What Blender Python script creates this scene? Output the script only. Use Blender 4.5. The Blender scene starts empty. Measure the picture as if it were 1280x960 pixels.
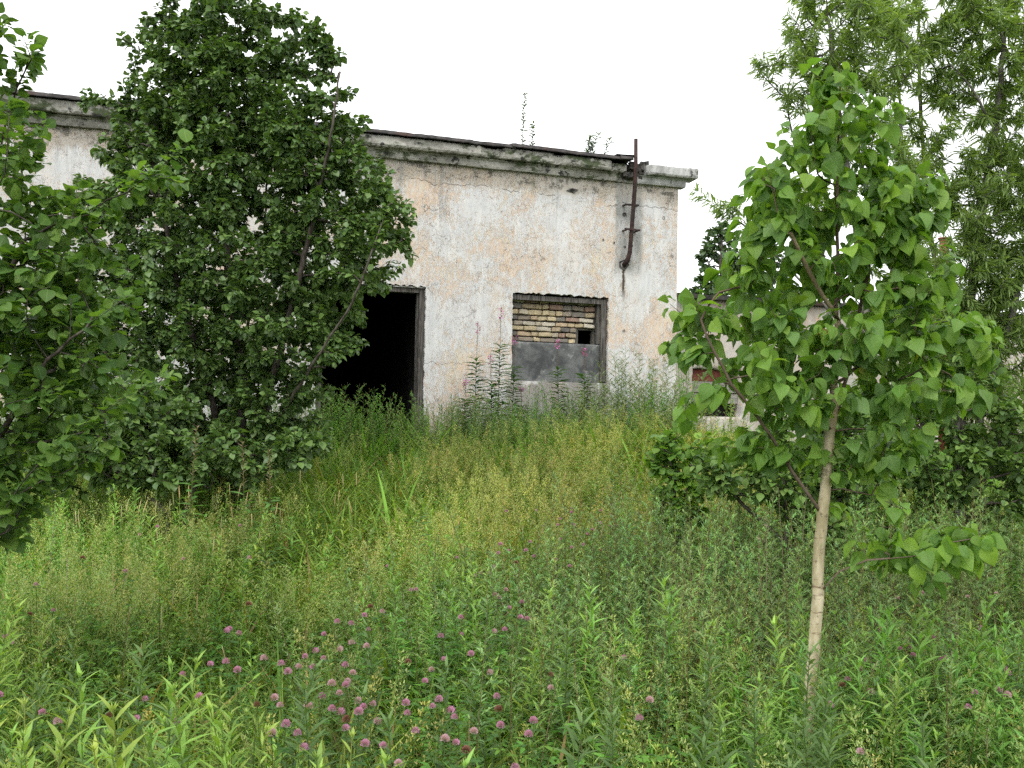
import bpy, math, numpy as np
from mathutils import Matrix, Vector
C = bpy.context.scene
COL = C.collection
rng = np.random.default_rng(7)

# ------------------------------------------------------------------ camera
F_PX = 1244.0
PITCH, ROLL = math.radians(1.84), math.radians(1.0)
_R = np.array([1., 0, 0]); _F = np.array([0, math.cos(PITCH), math.sin(PITCH)]); _U = np.array([0, -math.sin(PITCH), math.cos(PITCH)])
CR = _R*math.cos(ROLL) + _U*math.sin(ROLL)
CU = _U*math.cos(ROLL) - _R*math.sin(ROLL)
EYE = np.array([0, 0, 1.6])
cam = bpy.data.cameras.new('camera'); camo = bpy.data.objects.new('camera', cam); COL.objects.link(camo)
cam.sensor_width = 36.0; cam.lens = F_PX/1280*36.0; cam.clip_start = 0.05; cam.clip_end = 2000
m = Matrix.Identity(4)
for i in range(3):
    m[i][0] = CR[i]; m[i][1] = CU[i]; m[i][2] = -_F[i]; m[i][3] = EYE[i]
camo.matrix_world = m
C.camera = camo

# ------------------------------------------------------------------ world, sun, exposure
SUN_EL, SUN_ROT = math.radians(52), math.radians(200)
w = bpy.data.worlds.new("World"); C.world = w; w.use_nodes = True
nt = w.node_tree; nt.nodes.clear()
sky = nt.nodes.new('ShaderNodeTexSky'); sky.sky_type = 'NISHITA'; sky.sun_disc = False
sky.sun_elevation = SUN_EL; sky.sun_rotation = SUN_ROT; sky.dust_density = 3.0
hs = nt.nodes.new('ShaderNodeHueSaturation'); hs.inputs['Saturation'].default_value = 0.10; hs.inputs['Value'].default_value = 0.7
mx = nt.nodes.new('ShaderNodeMix'); mx.data_type = 'RGBA'; mx.blend_type = 'ADD'; mx.inputs[0].default_value = 1.0
bg = nt.nodes.new('ShaderNodeBackground'); bg.inputs[1].default_value = 0.12
wo = nt.nodes.new('ShaderNodeOutputWorld')
nt.links.new(sky.outputs[0], hs.inputs['Color']); nt.links.new(hs.outputs[0], mx.inputs[6])
mx.inputs[7].default_value = (9.6, 9.7, 9.9, 1)      # the even white cloud layer
nt.links.new(mx.outputs[2], bg.inputs[0]); nt.links.new(bg.outputs[0], wo.inputs[0])
sl = bpy.data.lights.new('sun', 'SUN'); sl.energy = 1.0; sl.angle = math.radians(25); sl.color = (1, .97, .92)
so = bpy.data.objects.new('sun', sl); COL.objects.link(so)
sd = Vector((math.sin(SUN_ROT)*math.cos(SUN_EL), math.cos(SUN_ROT)*math.cos(SUN_EL), math.sin(SUN_EL)))
so.rotation_euler = sd.to_track_quat('Z', 'Y').to_euler(); so.location = (0, -4, 12)
C.view_settings.view_transform = 'Standard'; C.view_settings.look = 'None'
C.view_settings.exposure = 0.42; C.view_settings.gamma = 1.0
C.cycles.max_bounces = 5; C.cycles.diffuse_bounces = 3; C.cycles.glossy_bounces = 2
C.cycles.transmission_bounces = 3; C.cycles.transparent_max_bounces = 4
C.cycles.use_denoising = False
C.cycles.caustics_reflective = False; C.cycles.caustics_refractive = False

# ------------------------------------------------------------------ helpers
def ray(px, py):
    d = _F*F_PX + CR*(px-640) - CU*(py-480)
    return d/np.linalg.norm(d)
def at(px, py, Y):
    d = ray(px, py); return EYE + d*(Y/d[1])
def smooth(a, b, t):
    t = np.clip((t-a)/(b-a), 0, 1); return t*t*(3-2*t)
def gz(x, y):
    x = np.asarray(x, float); y = np.asarray(y, float)
    base = 0.82*smooth(4, 13.2, y) - 0.16*smooth(-1, -3.5, x)*smooth(5, 8, y)*(1-smooth(10.5, 13, y))
    base = base + 0.26*np.exp(-((x-1.5)**2/2.6 + (y-12.6)**2/2.5))
    base = base - 0.30*smooth(2.6, 5.5, x)*smooth(6, 10, y)
    return base + 0.03*np.sin(x*1.7+.5)*np.sin(y*1.3) + .015*np.sin(x*4.1+y*3.3)
def on_canopy(px, py, h):
    """point where the line of sight meets the vegetation of height h"""
    d = ray(px, py); d = d/d[1]
    for Y in np.arange(1.8, 16, .01):
        p = EYE + d*Y
        if p[2] <= gz(p[0], p[1]) + h: return p
    return EYE + d*13.8
def nz(x, y, s=1.0, seed=0):
    """cheap smooth noise, about -1..1"""
    x = np.asarray(x)*s; y = np.asarray(y)*s; r = np.random.default_rng(900+seed); t = 0
    for k in range(7):
        a = r.uniform(0, 6.28); f = r.uniform(.6, 2.6); t = t + np.sin((x*math.cos(a)+y*math.sin(a))*f + r.uniform(0, 6.28))*(1/(.7+.35*f))
    return t/3.2

def mk(name, V, T, mat, parent=None, col=None, luv=None, smoothf=True):
    V = np.ascontiguousarray(V, np.float32).reshape(-1, 3); T = np.ascontiguousarray(T, np.int32)
    k = T.shape[1]; me = bpy.data.meshes.new(name)
    me.vertices.add(len(V)); me.vertices.foreach_set('co', V.ravel())
    me.loops.add(T.size); me.loops.foreach_set('vertex_index', T.ravel())
    me.polygons.add(len(T)); me.polygons.foreach_set('loop_start', np.arange(0, T.size, k, dtype=np.int32))
    me.update(calc_edges=True)
    me.polygons.foreach_set('use_smooth', np.full(len(T), smoothf))
    if col is not None:
        col = np.asarray(col, np.float32)
        a = me.attributes.new('Col', 'FLOAT_COLOR', 'POINT')
        a.data.foreach_set('color', np.concatenate([col.reshape(-1, 3), np.ones((len(V), 1), np.float32)], 1).ravel())
    if luv is not None:
        a = me.attributes.new('luv', 'FLOAT_VECTOR', 'POINT'); a.data.foreach_set('vector', np.asarray(luv, np.float32).ravel())
    me.materials.append(mat)
    o = bpy.data.objects.new(name, me); COL.objects.link(o)
    if parent is not None: o.parent = parent
    return o
def thing(name, label, cat, loc=(0, 0, 0), group=None, rz=0):
    o = bpy.data.objects.new(name, None); COL.objects.link(o); o.location = [float(v) for v in loc]; o.rotation_euler = (0, 0, rz)
    o.empty_display_size = .1
    o['label'] = label; o['category'] = cat
    if group: o['group'] = group
    return o
def norm(a): return a/np.maximum(np.linalg.norm(a, axis=-1, keepdims=True), 1e-9)

# --- geometry collector (all triangles)
class PB:
    def __init__(s): s.V = []; s.T = []; s.C = []; s.L = []; s.n = 0
    def add(s, V, T, col, luv=None):
        V = np.asarray(V, float).reshape(-1, 3); T = np.asarray(T)
        if T.shape[1] == 4: T = np.concatenate([T[:, [0, 1, 2]], T[:, [0, 2, 3]]])
        col = np.asarray(col, float)
        if col.ndim == 1: col = np.tile(col, (len(V), 1))
        s.V.append(V); s.T.append(T+s.n); s.C.append(col); s.L.append(np.zeros((len(V), 3)) + [9, .5, 0] if luv is None else luv); s.n += len(V)
    def arr(s): return np.concatenate(s.V), np.concatenate(s.T), np.concatenate(s.C), np.concatenate(s.L)
    def build(s, name, mat, parent=None, smoothf=True):
        V, T, Cc, L = s.arr(); return mk(name, V, T, mat, parent, Cc, L, smoothf)
    def box(s, lo, hi, col=(.5, .5, .5), jit=0):
        x0, y0, z0 = lo; x1, y1, z1 = hi
        V = np.array([[x0, y0, z0], [x1, y0, z0], [x1, y1, z0], [x0, y1, z0], [x0, y0, z1], [x1, y0, z1], [x1, y1, z1], [x0, y1, z1]], float)
        if jit: V += rng.uniform(-jit, jit, V.shape)
        s.add(V, [[0, 3, 2, 1], [4, 5, 6, 7], [0, 1, 5, 4], [1, 2, 6, 5], [2, 3, 7, 6], [3, 0, 4, 7]], col)
    def tube(s, P, r, col, sides=5, cap=True):
        P = np.asarray(P, float); n = len(P); r = np.broadcast_to(np.asarray(r, float), (n,))
        t = norm(np.gradient(P, axis=0)); up = np.array([0, 0, 1.]) if abs(t[0][2]) < .9 else np.array([1., 0, 0])
        rings = []
        a = norm(np.cross(t[0], up))
        ang = np.arange(sides)*2*math.pi/sides
        for i in range(n):
            a = norm(a - t[i]*np.dot(a, t[i])); b = np.cross(t[i], a)
            rings.append(P[i] + r[i]*(np.cos(ang)[:, None]*a + np.sin(ang)[:, None]*b))
        V = np.concatenate(rings); q = []
        for i in range(n-1):
            for k in range(sides):
                k2 = (k+1) % sides; q.append([i*sides+k, i*sides+k2, (i+1)*sides+k2, (i+1)*sides+k])
        q = np.array(q); T = np.concatenate([q[:, [0, 1, 2]], q[:, [0, 2, 3]]])
        if cap:
            V = np.concatenate([V, P[-1:], P[:1]]); e = (n-1)*sides; nn = n*sides
            T = np.concatenate([T, [[e+k, e+(k+1) % sides, nn] for k in range(sides)], [[(k+1) % sides, k, nn+1] for k in range(sides)]])
        s.add(V, T, col)

def leaf_tpl(rows, prof, fold=.25, droop=.3, cup=0.0, cols=3, wav=0):
    """unit length leaf along +y, normal +z; prof(v) half width"""
    v = np.linspace(0, 1, rows+1); V = []; L = []
    us = np.linspace(-1, 1, cols)
    for i, a in enumerate(v):
        w_ = prof(a)
        for u in us:
            V.append([u*w_, a - .0*abs(u), abs(u)*w_*fold - droop*a*a + wav*math.sin(a*9+u*2)*abs(u)]); L.append([u, a, 0])
    q = []
    for i in range(rows):
        for k in range(cols-1):
            b = i*cols+k; q.append([b, b+1, b+cols+1, b+cols])
    q = np.array(q); T = np.concatenate([q[:, [0, 1, 2]], q[:, [0, 2, 3]]])
    return np.array(V), T, np.array(L)
def frames(D, N):
    D = norm(D); X = norm(np.cross(D, N)); Z = np.cross(X, D)
    return np.stack([X, D, Z], -1)      # columns
def put_leaves(tpl, P, D, N, S, col):
    V, T, L = tpl
    M = frames(D, N)
    W = np.einsum('nij,vj->nvi', M, V)*np.asarray(S)[:, None, None] + P[:, None, :]
    n, k = len(P), len(V)
    TT = (T[None] + (np.arange(n)*k)[:, None, None]).reshape(-1, 3)
    CC = np.repeat(col[:, None, :], k, 1).reshape(-1, 3)
    return W.reshape(-1, 3), TT, CC, np.tile(L, (n, 1))

P_NARROW = lambda w_: (lambda a: max(.012, w_*math.sin(math.pi*min(1, a**.75))**.8 if a < 1 else .012))
def p_heart(a): return [.04, .27, .385, .41, .385, .32, .225, .11, .008][int(round(a*8))]
def p_round(a): return [.04, .30, .42, .45, .38, .22, .02][int(round(a*6))]
def p_oval4(a): return [.04, .33, .40, .26, .02][int(round(a*4))]
HEART = leaf_tpl(8, p_heart, .25, .34, wav=.03)
SPK = leaf_tpl(1, lambda a: [.22, .12][int(round(a))], 0, 0, cols=2)
ROUND = leaf_tpl(6, p_round, .20, .16, wav=.03)
OVAL = leaf_tpl(4, p_oval4, .25, .22)
WILLOW = leaf_tpl(3, lambda a: [.015, .066, .055, .006][int(round(a*3))], .2, .3)

# ------------------------------------------------------------------ materials
def newmat(name):
    mt = bpy.data.materials.new(name); mt.use_nodes = True; n = mt.node_tree; n.nodes.clear()
    return mt, n
class G:
    """tiny node graph helper"""
    def __init__(s, n): s.n = n
    def nd(s, t, **k):
        x = s.n.nodes.new(t)
        for a, b in k.items(): setattr(x, a, b)
        return x
    def link(s, a, b): s.n.links.new(a, b)
    def val(s, inp, v):
        if hasattr(v, 'links') or isinstance(v, bpy.types.NodeSocket): s.link(v, inp)
        else: inp.default_value = v
    def math(s, op, a, b=0.0, c=0.0, clamp=False):
        x = s.nd('ShaderNodeMath', operation=op, use_clamp=clamp); s.val(x.inputs[0], a); s.val(x.inputs[1], b); s.val(x.inputs[2], c); return x.outputs[0]
    def mix(s, f, a, b, mode='MIX'):
        x = s.nd('ShaderNodeMix', data_type='RGBA', blend_type=mode); s.val(x.inputs[0], f)
        for i, v in ((6, a), (7, b)):
            if isinstance(v, bpy.types.NodeSocket): s.link(v, x.inputs[i])
            else: x.inputs[i].default_value = (*v, 1)
        return x.outputs[2]
    def noise(s, vec, scale, detail=4, rough=.55, dist=0, out='Fac'):
        x = s.nd('ShaderNodeTexNoise'); s.link(vec, x.inputs['Vector']); x.inputs['Scale'].default_value = scale
        x.inputs['Detail'].default_value = detail; x.inputs['Roughness'].default_value = rough; x.inputs['Distortion'].default_value = dist
        return x.outputs[out]
    def map(s, vec, scale=(1, 1, 1), loc=(0, 0, 0)):
        x = s.nd('ShaderNodeMapping'); s.link(vec, x.inputs[0]); x.inputs['Scale'].default_value = scale; x.inputs['Location'].default_value = loc; return x.outputs[0]
    def ramp(s, f, a, b, c0=0.0, c1=1.0):
        x = s.nd('ShaderNodeMapRange', interpolation_type='SMOOTHSTEP'); s.val(x.inputs[0], f)
        x.inputs[1].default_value = a; x.inputs[2].default_value = b; x.inputs[3].default_value = c0; x.inputs[4].default_value = c1; return x.outputs[0]
    def bsdf(s, col, rough=.8, spec=.3, bump=None, bstr=.3, bdist=.02, metal=0):
        p = s.nd('ShaderNodeBsdfPrincipled')
        if isinstance(col, bpy.types.NodeSocket): s.link(col, p.inputs['Base Color'])
        else: p.inputs['Base Color'].default_value = (*col, 1)
        s.val(p.inputs['Roughness'], rough); p.inputs['Specular IOR Level'].default_value = spec; p.inputs['Metallic'].default_value = metal
        if bump is not None:
            b = s.nd('ShaderNodeBump'); b.inputs['Strength'].default_value = bstr; b.inputs['Distance'].default_value = bdist
            s.link(bump, b.inputs['Height']); s.link(b.outputs[0], p.inputs['Normal'])
        return p
    def out(s, sh):
        o = s.nd('ShaderNodeOutputMaterial'); s.link(sh, o.inputs[0])

def leaf_mat(name, trans=.35, rough=.45, spec=.35, veins=0.0, back=(.75, .9, .8), backmix=.25, gain=1.0):
    mt, n = newmat(name); g = G(n)
    at_ = g.nd('ShaderNodeAttribute', attribute_name='Col')
    uv = g.nd('ShaderNodeAttribute', attribute_name='luv')
    tc = g.nd('ShaderNodeTexCoord')
    nn = g.noise(tc.outputs['Object'], 60, 3)
    col = g.mix(g.ramp(nn, .3, .7, 0, .35), at_.outputs['Color'], (.6, .75, .35), 'MULTIPLY')
    bump = None
    if veins:
        sx = g.nd('ShaderNodeSeparateXYZ'); g.link(uv.outputs['Vector'], sx.inputs[0])
        au = g.math('ABSOLUTE', sx.outputs[0])
        rib = g.ramp(au, .0, .10, 1, 0)
        sv = g.math('SINE', g.math('MULTIPLY', g.math('SUBTRACT', sx.outputs[1], g.math('MULTIPLY', au, .22)), 50))
        svn = g.math('MULTIPLY', g.ramp(sv, .75, 1.0), g.ramp(au, 1.2, 1.6, 1, 0))
        vv = g.math('MAXIMUM', rib, g.math('MULTIPLY', svn, .55))
        col = g.mix(g.math('MULTIPLY', vv, veins), col, (.22, .33, .10))
        bump = g.math('ADD', g.math('MULTIPLY', vv, -1.0), nn)
    geo = g.nd('ShaderNodeNewGeometry')
    colb = g.mix(g.math('MULTIPLY', geo.outputs['Backfacing'], backmix), col, (.17*gain, .24*gain, .13*gain))
    p = g.bsdf(colb, rough, spec, bump, .35, .004)
    tr = g.nd('ShaderNodeBsdfTranslucent'); ct = g.mix(1.0, col, (1.5, 1.6, .55), 'MULTIPLY'); g.link(ct, tr.inputs[0])
    ms = g.nd('ShaderNodeMixShader'); ms.inputs[0].default_value = trans
    g.link(p.outputs[0], ms.inputs[1]); g.link(tr.outputs[0], ms.inputs[2]); g.out(ms.outputs[0])
    return mt
M_leaf_near = leaf_mat('near_leaves', .38, .5, .28, .45)
M_leaf = leaf_mat('leaves', .28, .5, .30)
M_leaf_willow = leaf_mat('willow_leaves', .42, .55, .22)
M_leaf_dark = leaf_mat('dark_leaves', .22, .42, .40, backmix=.15)
M_grass = leaf_mat('grass_blades', .30, .55, .2)
M_weed = leaf_mat('weed_leaves', .30, .55, .22)
M_petal = leaf_mat('petals', .2, .7, .1, backmix=0)

def bark_mat(name, c0, c1, scale=30, birch=False):
    mt, n = newmat(name); g = G(n); tc = g.nd('ShaderNodeTexCoord'); o = tc.outputs['Object']
    a = g.noise(g.map(o, (1, 1, .35)), scale, 5, .65)
    col = g.mix(g.ramp(a, .35, .65), c0, c1)
    if birch:
        b = g.noise(g.map(o, (1, 1, 5)), 11, 5, .75)
        col = g.mix(g.ramp(b, .55, .63, 0, .85), col, (.15, .10, .065))
        d_ = g.noise(o, 35, 4, .8); col = g.mix(g.ramp(d_, .60, .68, 0, .8), col, (.07, .06, .045))
        c = g.noise(o, 14, 3); col = g.mix(g.ramp(c, .58, .75, 0, .8), col, (.20, .24, .12))
        sx = g.nd('ShaderNodeSeparateXYZ'); g.link(o, sx.inputs[0])
        col = g.mix(g.ramp(sx.outputs[2], 1.35, 2.3, 0, .75), col, (.17, .12, .075))
        at_ = g.nd('ShaderNodeAttribute', attribute_name='Col'); col = g.mix(g.ramp(at_.outputs['Fac'], .4, .6, .85, 0), col, (.075, .05, .038))
    p = g.bsdf(col, .85, .2, a, .6, .008); g.out(p.outputs[0]); return mt
M_bark = bark_mat('grey_brown_bark', (.045, .036, .028), (.11, .095, .08))
M_bark_w = bark_mat('willow_bark', (.07, .065, .055), (.17, .16, .14))
M_birch = bark_mat('pale_sapling_bark', (.27, .23, .13), (.52, .46, .32), 16, True)

def wall_mat():
    mt, n = newmat('peeling_whitewash'); g = G(n); tc = g.nd('ShaderNodeTexCoord'); o = tc.outputs['Object']
    sx = g.nd('ShaderNodeSeparateXYZ'); g.link(o, sx.inputs[0]); X, Z = sx.outputs[0], sx.outputs[2]
    vs = g.map(o, (1, 1, .28))
    big = g.noise(o, .9, 4, .6); streak = g.noise(vs, 7, 8, .8); fine = g.noise(o, 55, 5, .7); mid = g.noise(g.map(o, (1, 1, .5)), 17, 9, .88, .1)
    white = g.mix(g.ramp(streak, .35, .68), (.60, .62, .64), (.82, .82, .81))
    # peach plaster under flaked whitewash
    pe = g.math('ADD', g.math('MULTIPLY', mid, .70), g.math('MULTIPLY', big, .50))
    peel = g.ramp(pe, .592, .65)
    peach = g.mix(g.ramp(fine, .3, .7), (.66, .42, .25), (.80, .61, .42))
    yel = g.noise(o, 1.7, 3, .6)
    peach = g.mix(g.ramp(yel, .5, .65, 0, .7), peach, (.76, .66, .44))
    col = g.mix(g.math('MULTIPLY', peel, .72), white, peach)
    flake = g.math('MULTIPLY', g.ramp(g.noise(g.map(o, (1, 1, .45)), 40, 7, .85), .535, .57), g.ramp(g.noise(o, 2.1, 4, .7), .44, .60))
    col = g.mix(g.math('MULTIPLY', flake, .75), col, (.62, .44, .30))
    # soft peach wash
    wash = g.ramp(g.noise(vs, 2.3, 3, .6), .50, .66, 0, .3); col = g.mix(wash, col, (.76, .62, .48))
    # scattered pale streaks over everything
    pal = g.ramp(g.noise(g.map(o, (1, 1, .30)), 26, 8, .85), .50, .56, 0, .75); col = g.mix(pal, col, (.72, .73, .72))
    # scratches: dark fine flecks
    fl = g.ramp(g.noise(g.map(o, (1, 1, .55)), 60, 6, .85), .60, .66, 0, .6); col = g.mix(fl, col, (.28, .23, .18))
    # grey-beige bare band under the cornice
    bn = g.math('ADD', Z, g.math('MULTIPLY', g.noise(g.map(o, (1, 1, .4)), 3, 5, .7), .7))
    band = g.ramp(bn, 5.22, 5.36, 0, .65); col = g.mix(band, col, g.mix(fine, (.40, .35, .28), (.60, .52, .42)))
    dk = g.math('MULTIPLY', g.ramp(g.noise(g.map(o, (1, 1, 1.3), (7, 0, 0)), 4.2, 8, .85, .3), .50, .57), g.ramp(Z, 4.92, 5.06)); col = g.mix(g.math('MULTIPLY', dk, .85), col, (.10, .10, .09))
    # grey runs down from the roof
    run = g.math('MULTIPLY', g.ramp(g.noise(g.map(o, (1, 1, .07)), 5, 4, .7), .56, .68), g.ramp(Z, 3.6, 5.2)); col = g.mix(g.math('MULTIPLY', run, .55), col, (.33, .33, .31))
    # damp grey cement patch behind the pipe
    jx = g.math('MULTIPLY', g.math('SUBTRACT', g.noise(o, 8, 5, .7), .5), .14)
    px_ = g.math('ADD', X, jx)
    pm = g.math('MULTIPLY', g.math('MULTIPLY', g.ramp(px_, 1.60, 1.66), g.ramp(px_, 2.03, 2.12, 1, 0)), g.math('MULTIPLY', g.ramp(g.math('ADD', Z, jx), 3.70, 3.95), g.ramp(g.math('ADD', Z, jx), 4.9, 5.12, 1, .4)))
    col = g.mix(g.math('MULTIPLY', pm, g.ramp(g.noise(vs, 7, 5, .7), .36, .58, .25, .85)), col, (.30, .31, .30))
    # drip under the hole
    dm = g.math('MULTIPLY', g.ramp(g.math('ABSOLUTE', g.math('SUBTRACT', px_, 1.775)), .012, .035, 1, 0), g.math('MULTIPLY', g.ramp(Z, 3.35, 3.6), g.ramp(Z, 3.9, 3.95, 1, 0)))
    col = g.mix(dm, col, (.10, .08, .06))
    # cement zone below the bricked window, dirt at the foot
    cz = g.math('MULTIPLY', g.math('MULTIPLY', g.ramp(px_, -.12, -.02), g.ramp(px_, 1.52, 1.60, 1, 0)), g.ramp(g.math('ADD', Z, g.math('MULTIPLY', g.math('SUBTRACT', g.noise(o, 6, 5, .7), .5), .9)), 2.08, 2.22, 1, 0))
    cz = g.math('MULTIPLY', cz, g.ramp(Z, 1.2, 2.2, .35, .9)); col = g.mix(cz, col, g.mix(fine, (.20, .19, .17), (.42, .40, .36)))
    foot = g.math('MULTIPLY', g.ramp(Z, 1.1, 2.1, 1, 0), g.ramp(mid, .4, .62)); col = g.mix(g.math('MULTIPLY', foot, .6), col, (.35, .32, .26))
    # chipped dark spots
    ch = g.ramp(g.noise(o, 13, 6, .8, .8), .67, .69); col = g.mix(g.math('MULTIPLY', ch, .9), col, (.16, .14, .12))
    # cracks
    dn = g.noise(o, 4, 5, .7, out='Color'); dv = g.nd('ShaderNodeVectorMath', operation='SCALE'); g.link(dn, dv.inputs[0]); dv.inputs[3].default_value = .45
    av = g.nd('ShaderNodeVectorMath', operation='ADD'); g.link(o, av.inputs[0]); g.link(dv.outputs[0], av.inputs[1])
    vo = g.nd('ShaderNodeTexVoronoi', feature='DISTANCE_TO_EDGE'); g.link(g.map(av.outputs[0], (1, .02, 1.1)), vo.inputs['Vector']); vo.inputs['Scale'].default_value = 3.4
    ck = g.math('MULTIPLY', g.ramp(vo.outputs['Distance'], .002, .009, .8, 0), g.ramp(g.noise(o, 2.1, 4, .7), .49, .57))
    cl = g.math('SUBTRACT', Z, g.math('MULTIPLY', X, -.028)); cl = g.math('SUBTRACT', cl, 4.915)
    cl = g.math('ADD', cl, g.math('MULTIPLY', g.math('SUBTRACT', g.noise(g.map(o, (1, 1, .05)), 2.2, 6, .65), .5), .32))
    lk = g.math('MULTIPLY', g.ramp(g.math('ABSOLUTE', cl), .002, .010, 1, 0), g.ramp(g.noise(o, 2.7, 4, .7), .42, .56, .1, .85))
    c3 = g.math('SUBTRACT', Z, 2.32); c3 = g.math('ADD', c3, g.math('MULTIPLY', g.math('SUBTRACT', g.noise(g.map(o, (1, 1, .05), (3, 0, 0)), 3, 6, .65), .5), .4))
    l3 = g.math('MULTIPLY', g.ramp(g.math('ABSOLUTE', c3), .002, .007, .6, 0), g.ramp(X, -.5, -.1, 1, 0))
    crack = g.math('MAXIMUM', g.math('MAXIMUM', ck, lk), l3, clamp=True)
    col = g.mix(g.math('MULTIPLY', crack, .8), col, (.09, .07, .055))
    h = g.math('SUBTRACT', g.math('ADD', g.math('MULTIPLY', fine, .25), g.math('MULTIPLY', peel, -.5)), g.math('MULTIPLY', crack, 1.2))
    h = g.math('SUBTRACT', h, g.math('MULTIPLY', ch, 1.0)); h = g.math('SUBTRACT', h, g.math('MULTIPLY', flake, .35))
    col = g.mix(1.0, col, (.80, .79, .77), 'MULTIPLY')
    p = g.bsdf(col, .93, .12, h, .7, .006); g.out(p.outputs[0]); return mt
M_wall = wall_mat()

def rough_mat(name, c0, c1, scale=8, c2=None, t2=.6, zs=1.0, rough=.9, bump=.5, fine=60, c3=None, t3=.6, s3=20):
    mt, n = newmat(name); g = G(n); tc = g.nd('ShaderNodeTexCoord'); o = tc.outputs['Object']
    a = g.noise(g.map(o, (1, 1, zs)), scale, 6, .7, .3); f = g.noise(o, fine, 4, .7)
    col = g.mix(g.ramp(a, .35, .65), c0, c1)
    if c2 is not None: col = g.mix(g.ramp(g.noise(g.map(o, (1, 1, zs), (5, 2, 1)), scale*.6, 5, .7), t2, t2+.08), col, c2)
    if c3 is not None: col = g.mix(g.ramp(g.noise(g.map(o, (1, 1, zs), (1, 7, 3)), s3, 5, .75), t3, t3+.06), col, c3)
    col = g.mix(.35, col, g.mix(f, (.45, .45, .45), (1, 1, 1)), 'MULTIPLY')
    p = g.bsdf(col, rough, .2, g.math('ADD', a, g.math('MULTIPLY', f, .5)), bump, .015); g.out(p.outputs[0]); return mt
M_cornice = rough_mat('mossy_concrete', (.24, .23, .20), (.45, .435, .39), 4, (.085, .105, .055), .50, 1.6, c3=(.05, .05, .045), t3=.56, s3=7)
M_cornice_w = rough_mat('pale_weathered_concrete', (.30, .30, .285), (.52, .52, .50), 6, (.18, .20, .14), .58, .4, c3=(.09, .09, .08), t3=.58, s3=9)
M_flash = rough_mat('bitumen_and_rusty_sheet', (.025, .024, .023), (.075, .068, .064), 5, (.065, .042, .035), .56, c3=(.28, .25, .20), t3=.66, s3=18, rough=.7)
M_cement = rough_mat('dark_cement', (.065, .07, .07), (.165, .17, .165), 4, (.25, .25, .24), .56, fine=90, c3=(.30, .19, .14), t3=.76, s3=10)
M_dark = rough_mat('shade_dark_interior', (.012, .012, .012), (.03, .028, .026), 3)  # near black: the darkness of the unlit interior is put into the colour
M_rust = rough_mat('rusty_iron', (.022, .014, .013), (.065, .036, .030), 12, (.03, .025, .025), .55, rough=.7)
M_rustred = rough_mat('red_rusty_iron', (.13, .035, .025), (.20, .06, .045), 9, rough=.7)
M_rubble = rough_mat('dark_rubble', (.02, .02, .018), (.12, .11, .10), 14)  # dark grey broken masonry, also used for the plaster holes
M_ply = rough_mat('grey_boards', (.20, .19, .17), (.34, .32, .29), 6, zs=3, c3=(.12, .06, .04), t3=.6)
M_annexwall = rough_mat('pale_pink_plaster', (.40, .34, .285), (.56, .52, .47), 2.5, (.42, .40, .37), .55, .5, c3=(.60, .42, .30), t3=.58, s3=9)
def wood_mat():
    mt, n = newmat('weathered_timber'); g = G(n); tc = g.nd('ShaderNodeTexCoord'); o = tc.outputs['Object']
    a = g.noise(g.map(o, (1, 1, .05)), 55, 5, .7); b = g.noise(o, 4, 3)
    col = g.mix(g.ramp(a, .35, .65), (.03, .027, .024), (.13, .12, .105)); col = g.mix(g.ramp(b, .5, .7, 0, .5), col, (.17, .16, .145))
    p = g.bsdf(col, .85, .2, a, .7, .01); g.out(p.outputs[0]); return mt
M_wood = wood_mat()
def vcol_mat(name, rough=.9, ns=40, amt=.4):
    mt, n = newmat(name); g = G(n); tc = g.nd('ShaderNodeTexCoord'); o = tc.outputs['Object']
    at_ = g.nd('ShaderNodeAttribute', attribute_name='Col'); f = g.noise(o, ns, 5, .75)
    col = g.mix(amt, at_.outputs['Color'], g.mix(g.ramp(f, .3, .7), (.35, .35, .35), (1.25, 1.2, 1.15)), 'MULTIPLY')
    p = g.bsdf(col, rough, .15, f, .7, .01); g.out(p.outputs[0]); return mt
M_brick = vcol_mat('clay_bricks')
def ground_mat():
    mt, n = newmat('soil_and_moss'); g = G(n); tc = g.nd('ShaderNodeTexCoord'); o = tc.outputs['Object']
    a = g.noise(o, 3, 5, .7); f = g.noise(o, 40, 5, .75)
    col = g.mix(g.ramp(a, .4, .6), (.030, .050, .014), (.055, .060, .025)); col = g.mix(g.ramp(f, .55, .7), col, (.075, .06, .035))
    p = g.bsdf(col, .95, .1, f, .8, .03); g.out(p.outputs[0]); return mt
M_ground = ground_mat()

# ------------------------------------------------------------------ ground
def build_ground():
    t = np.linspace(-1, 1, 241); xs = np.sinh(t*5)/np.sinh(5)*500; ys = xs + 8
    Xg, Yg = np.meshgrid(xs, ys); Z = gz(Xg, Yg)
    Z = Z + np.where(Yg > 40, 0, 0)
    V = np.stack([Xg, Yg, Z], -1).reshape(-1, 3); n = len(xs)
    i, j = np.meshgrid(np.arange(n-1), np.arange(n-1)); b = (j*n+i).ravel()
    Q = np.stack([b, b+1, b+n+1, b+n], 1)
    o = mk('ground', V, Q, M_ground); o['kind'] = 'structure'
build_ground()

# ------------------------------------------------------------------ building (local x along the wall, -y towards the meadow)
ANG = math.atan2(.322, .947)
bd = np.array([math.cos(ANG), math.sin(ANG)])
def b2w(s, y, z): return np.array([s*bd[0]-y*bd[1], 14.6+s*bd[1]+y*bd[0], z])
bld = thing('abandoned_building', 'derelict single-storey building with peeling white and peach plaster, dark doorway and bricked-up window', 'building', (0, 14.6, 0), rz=ANG)

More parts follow.
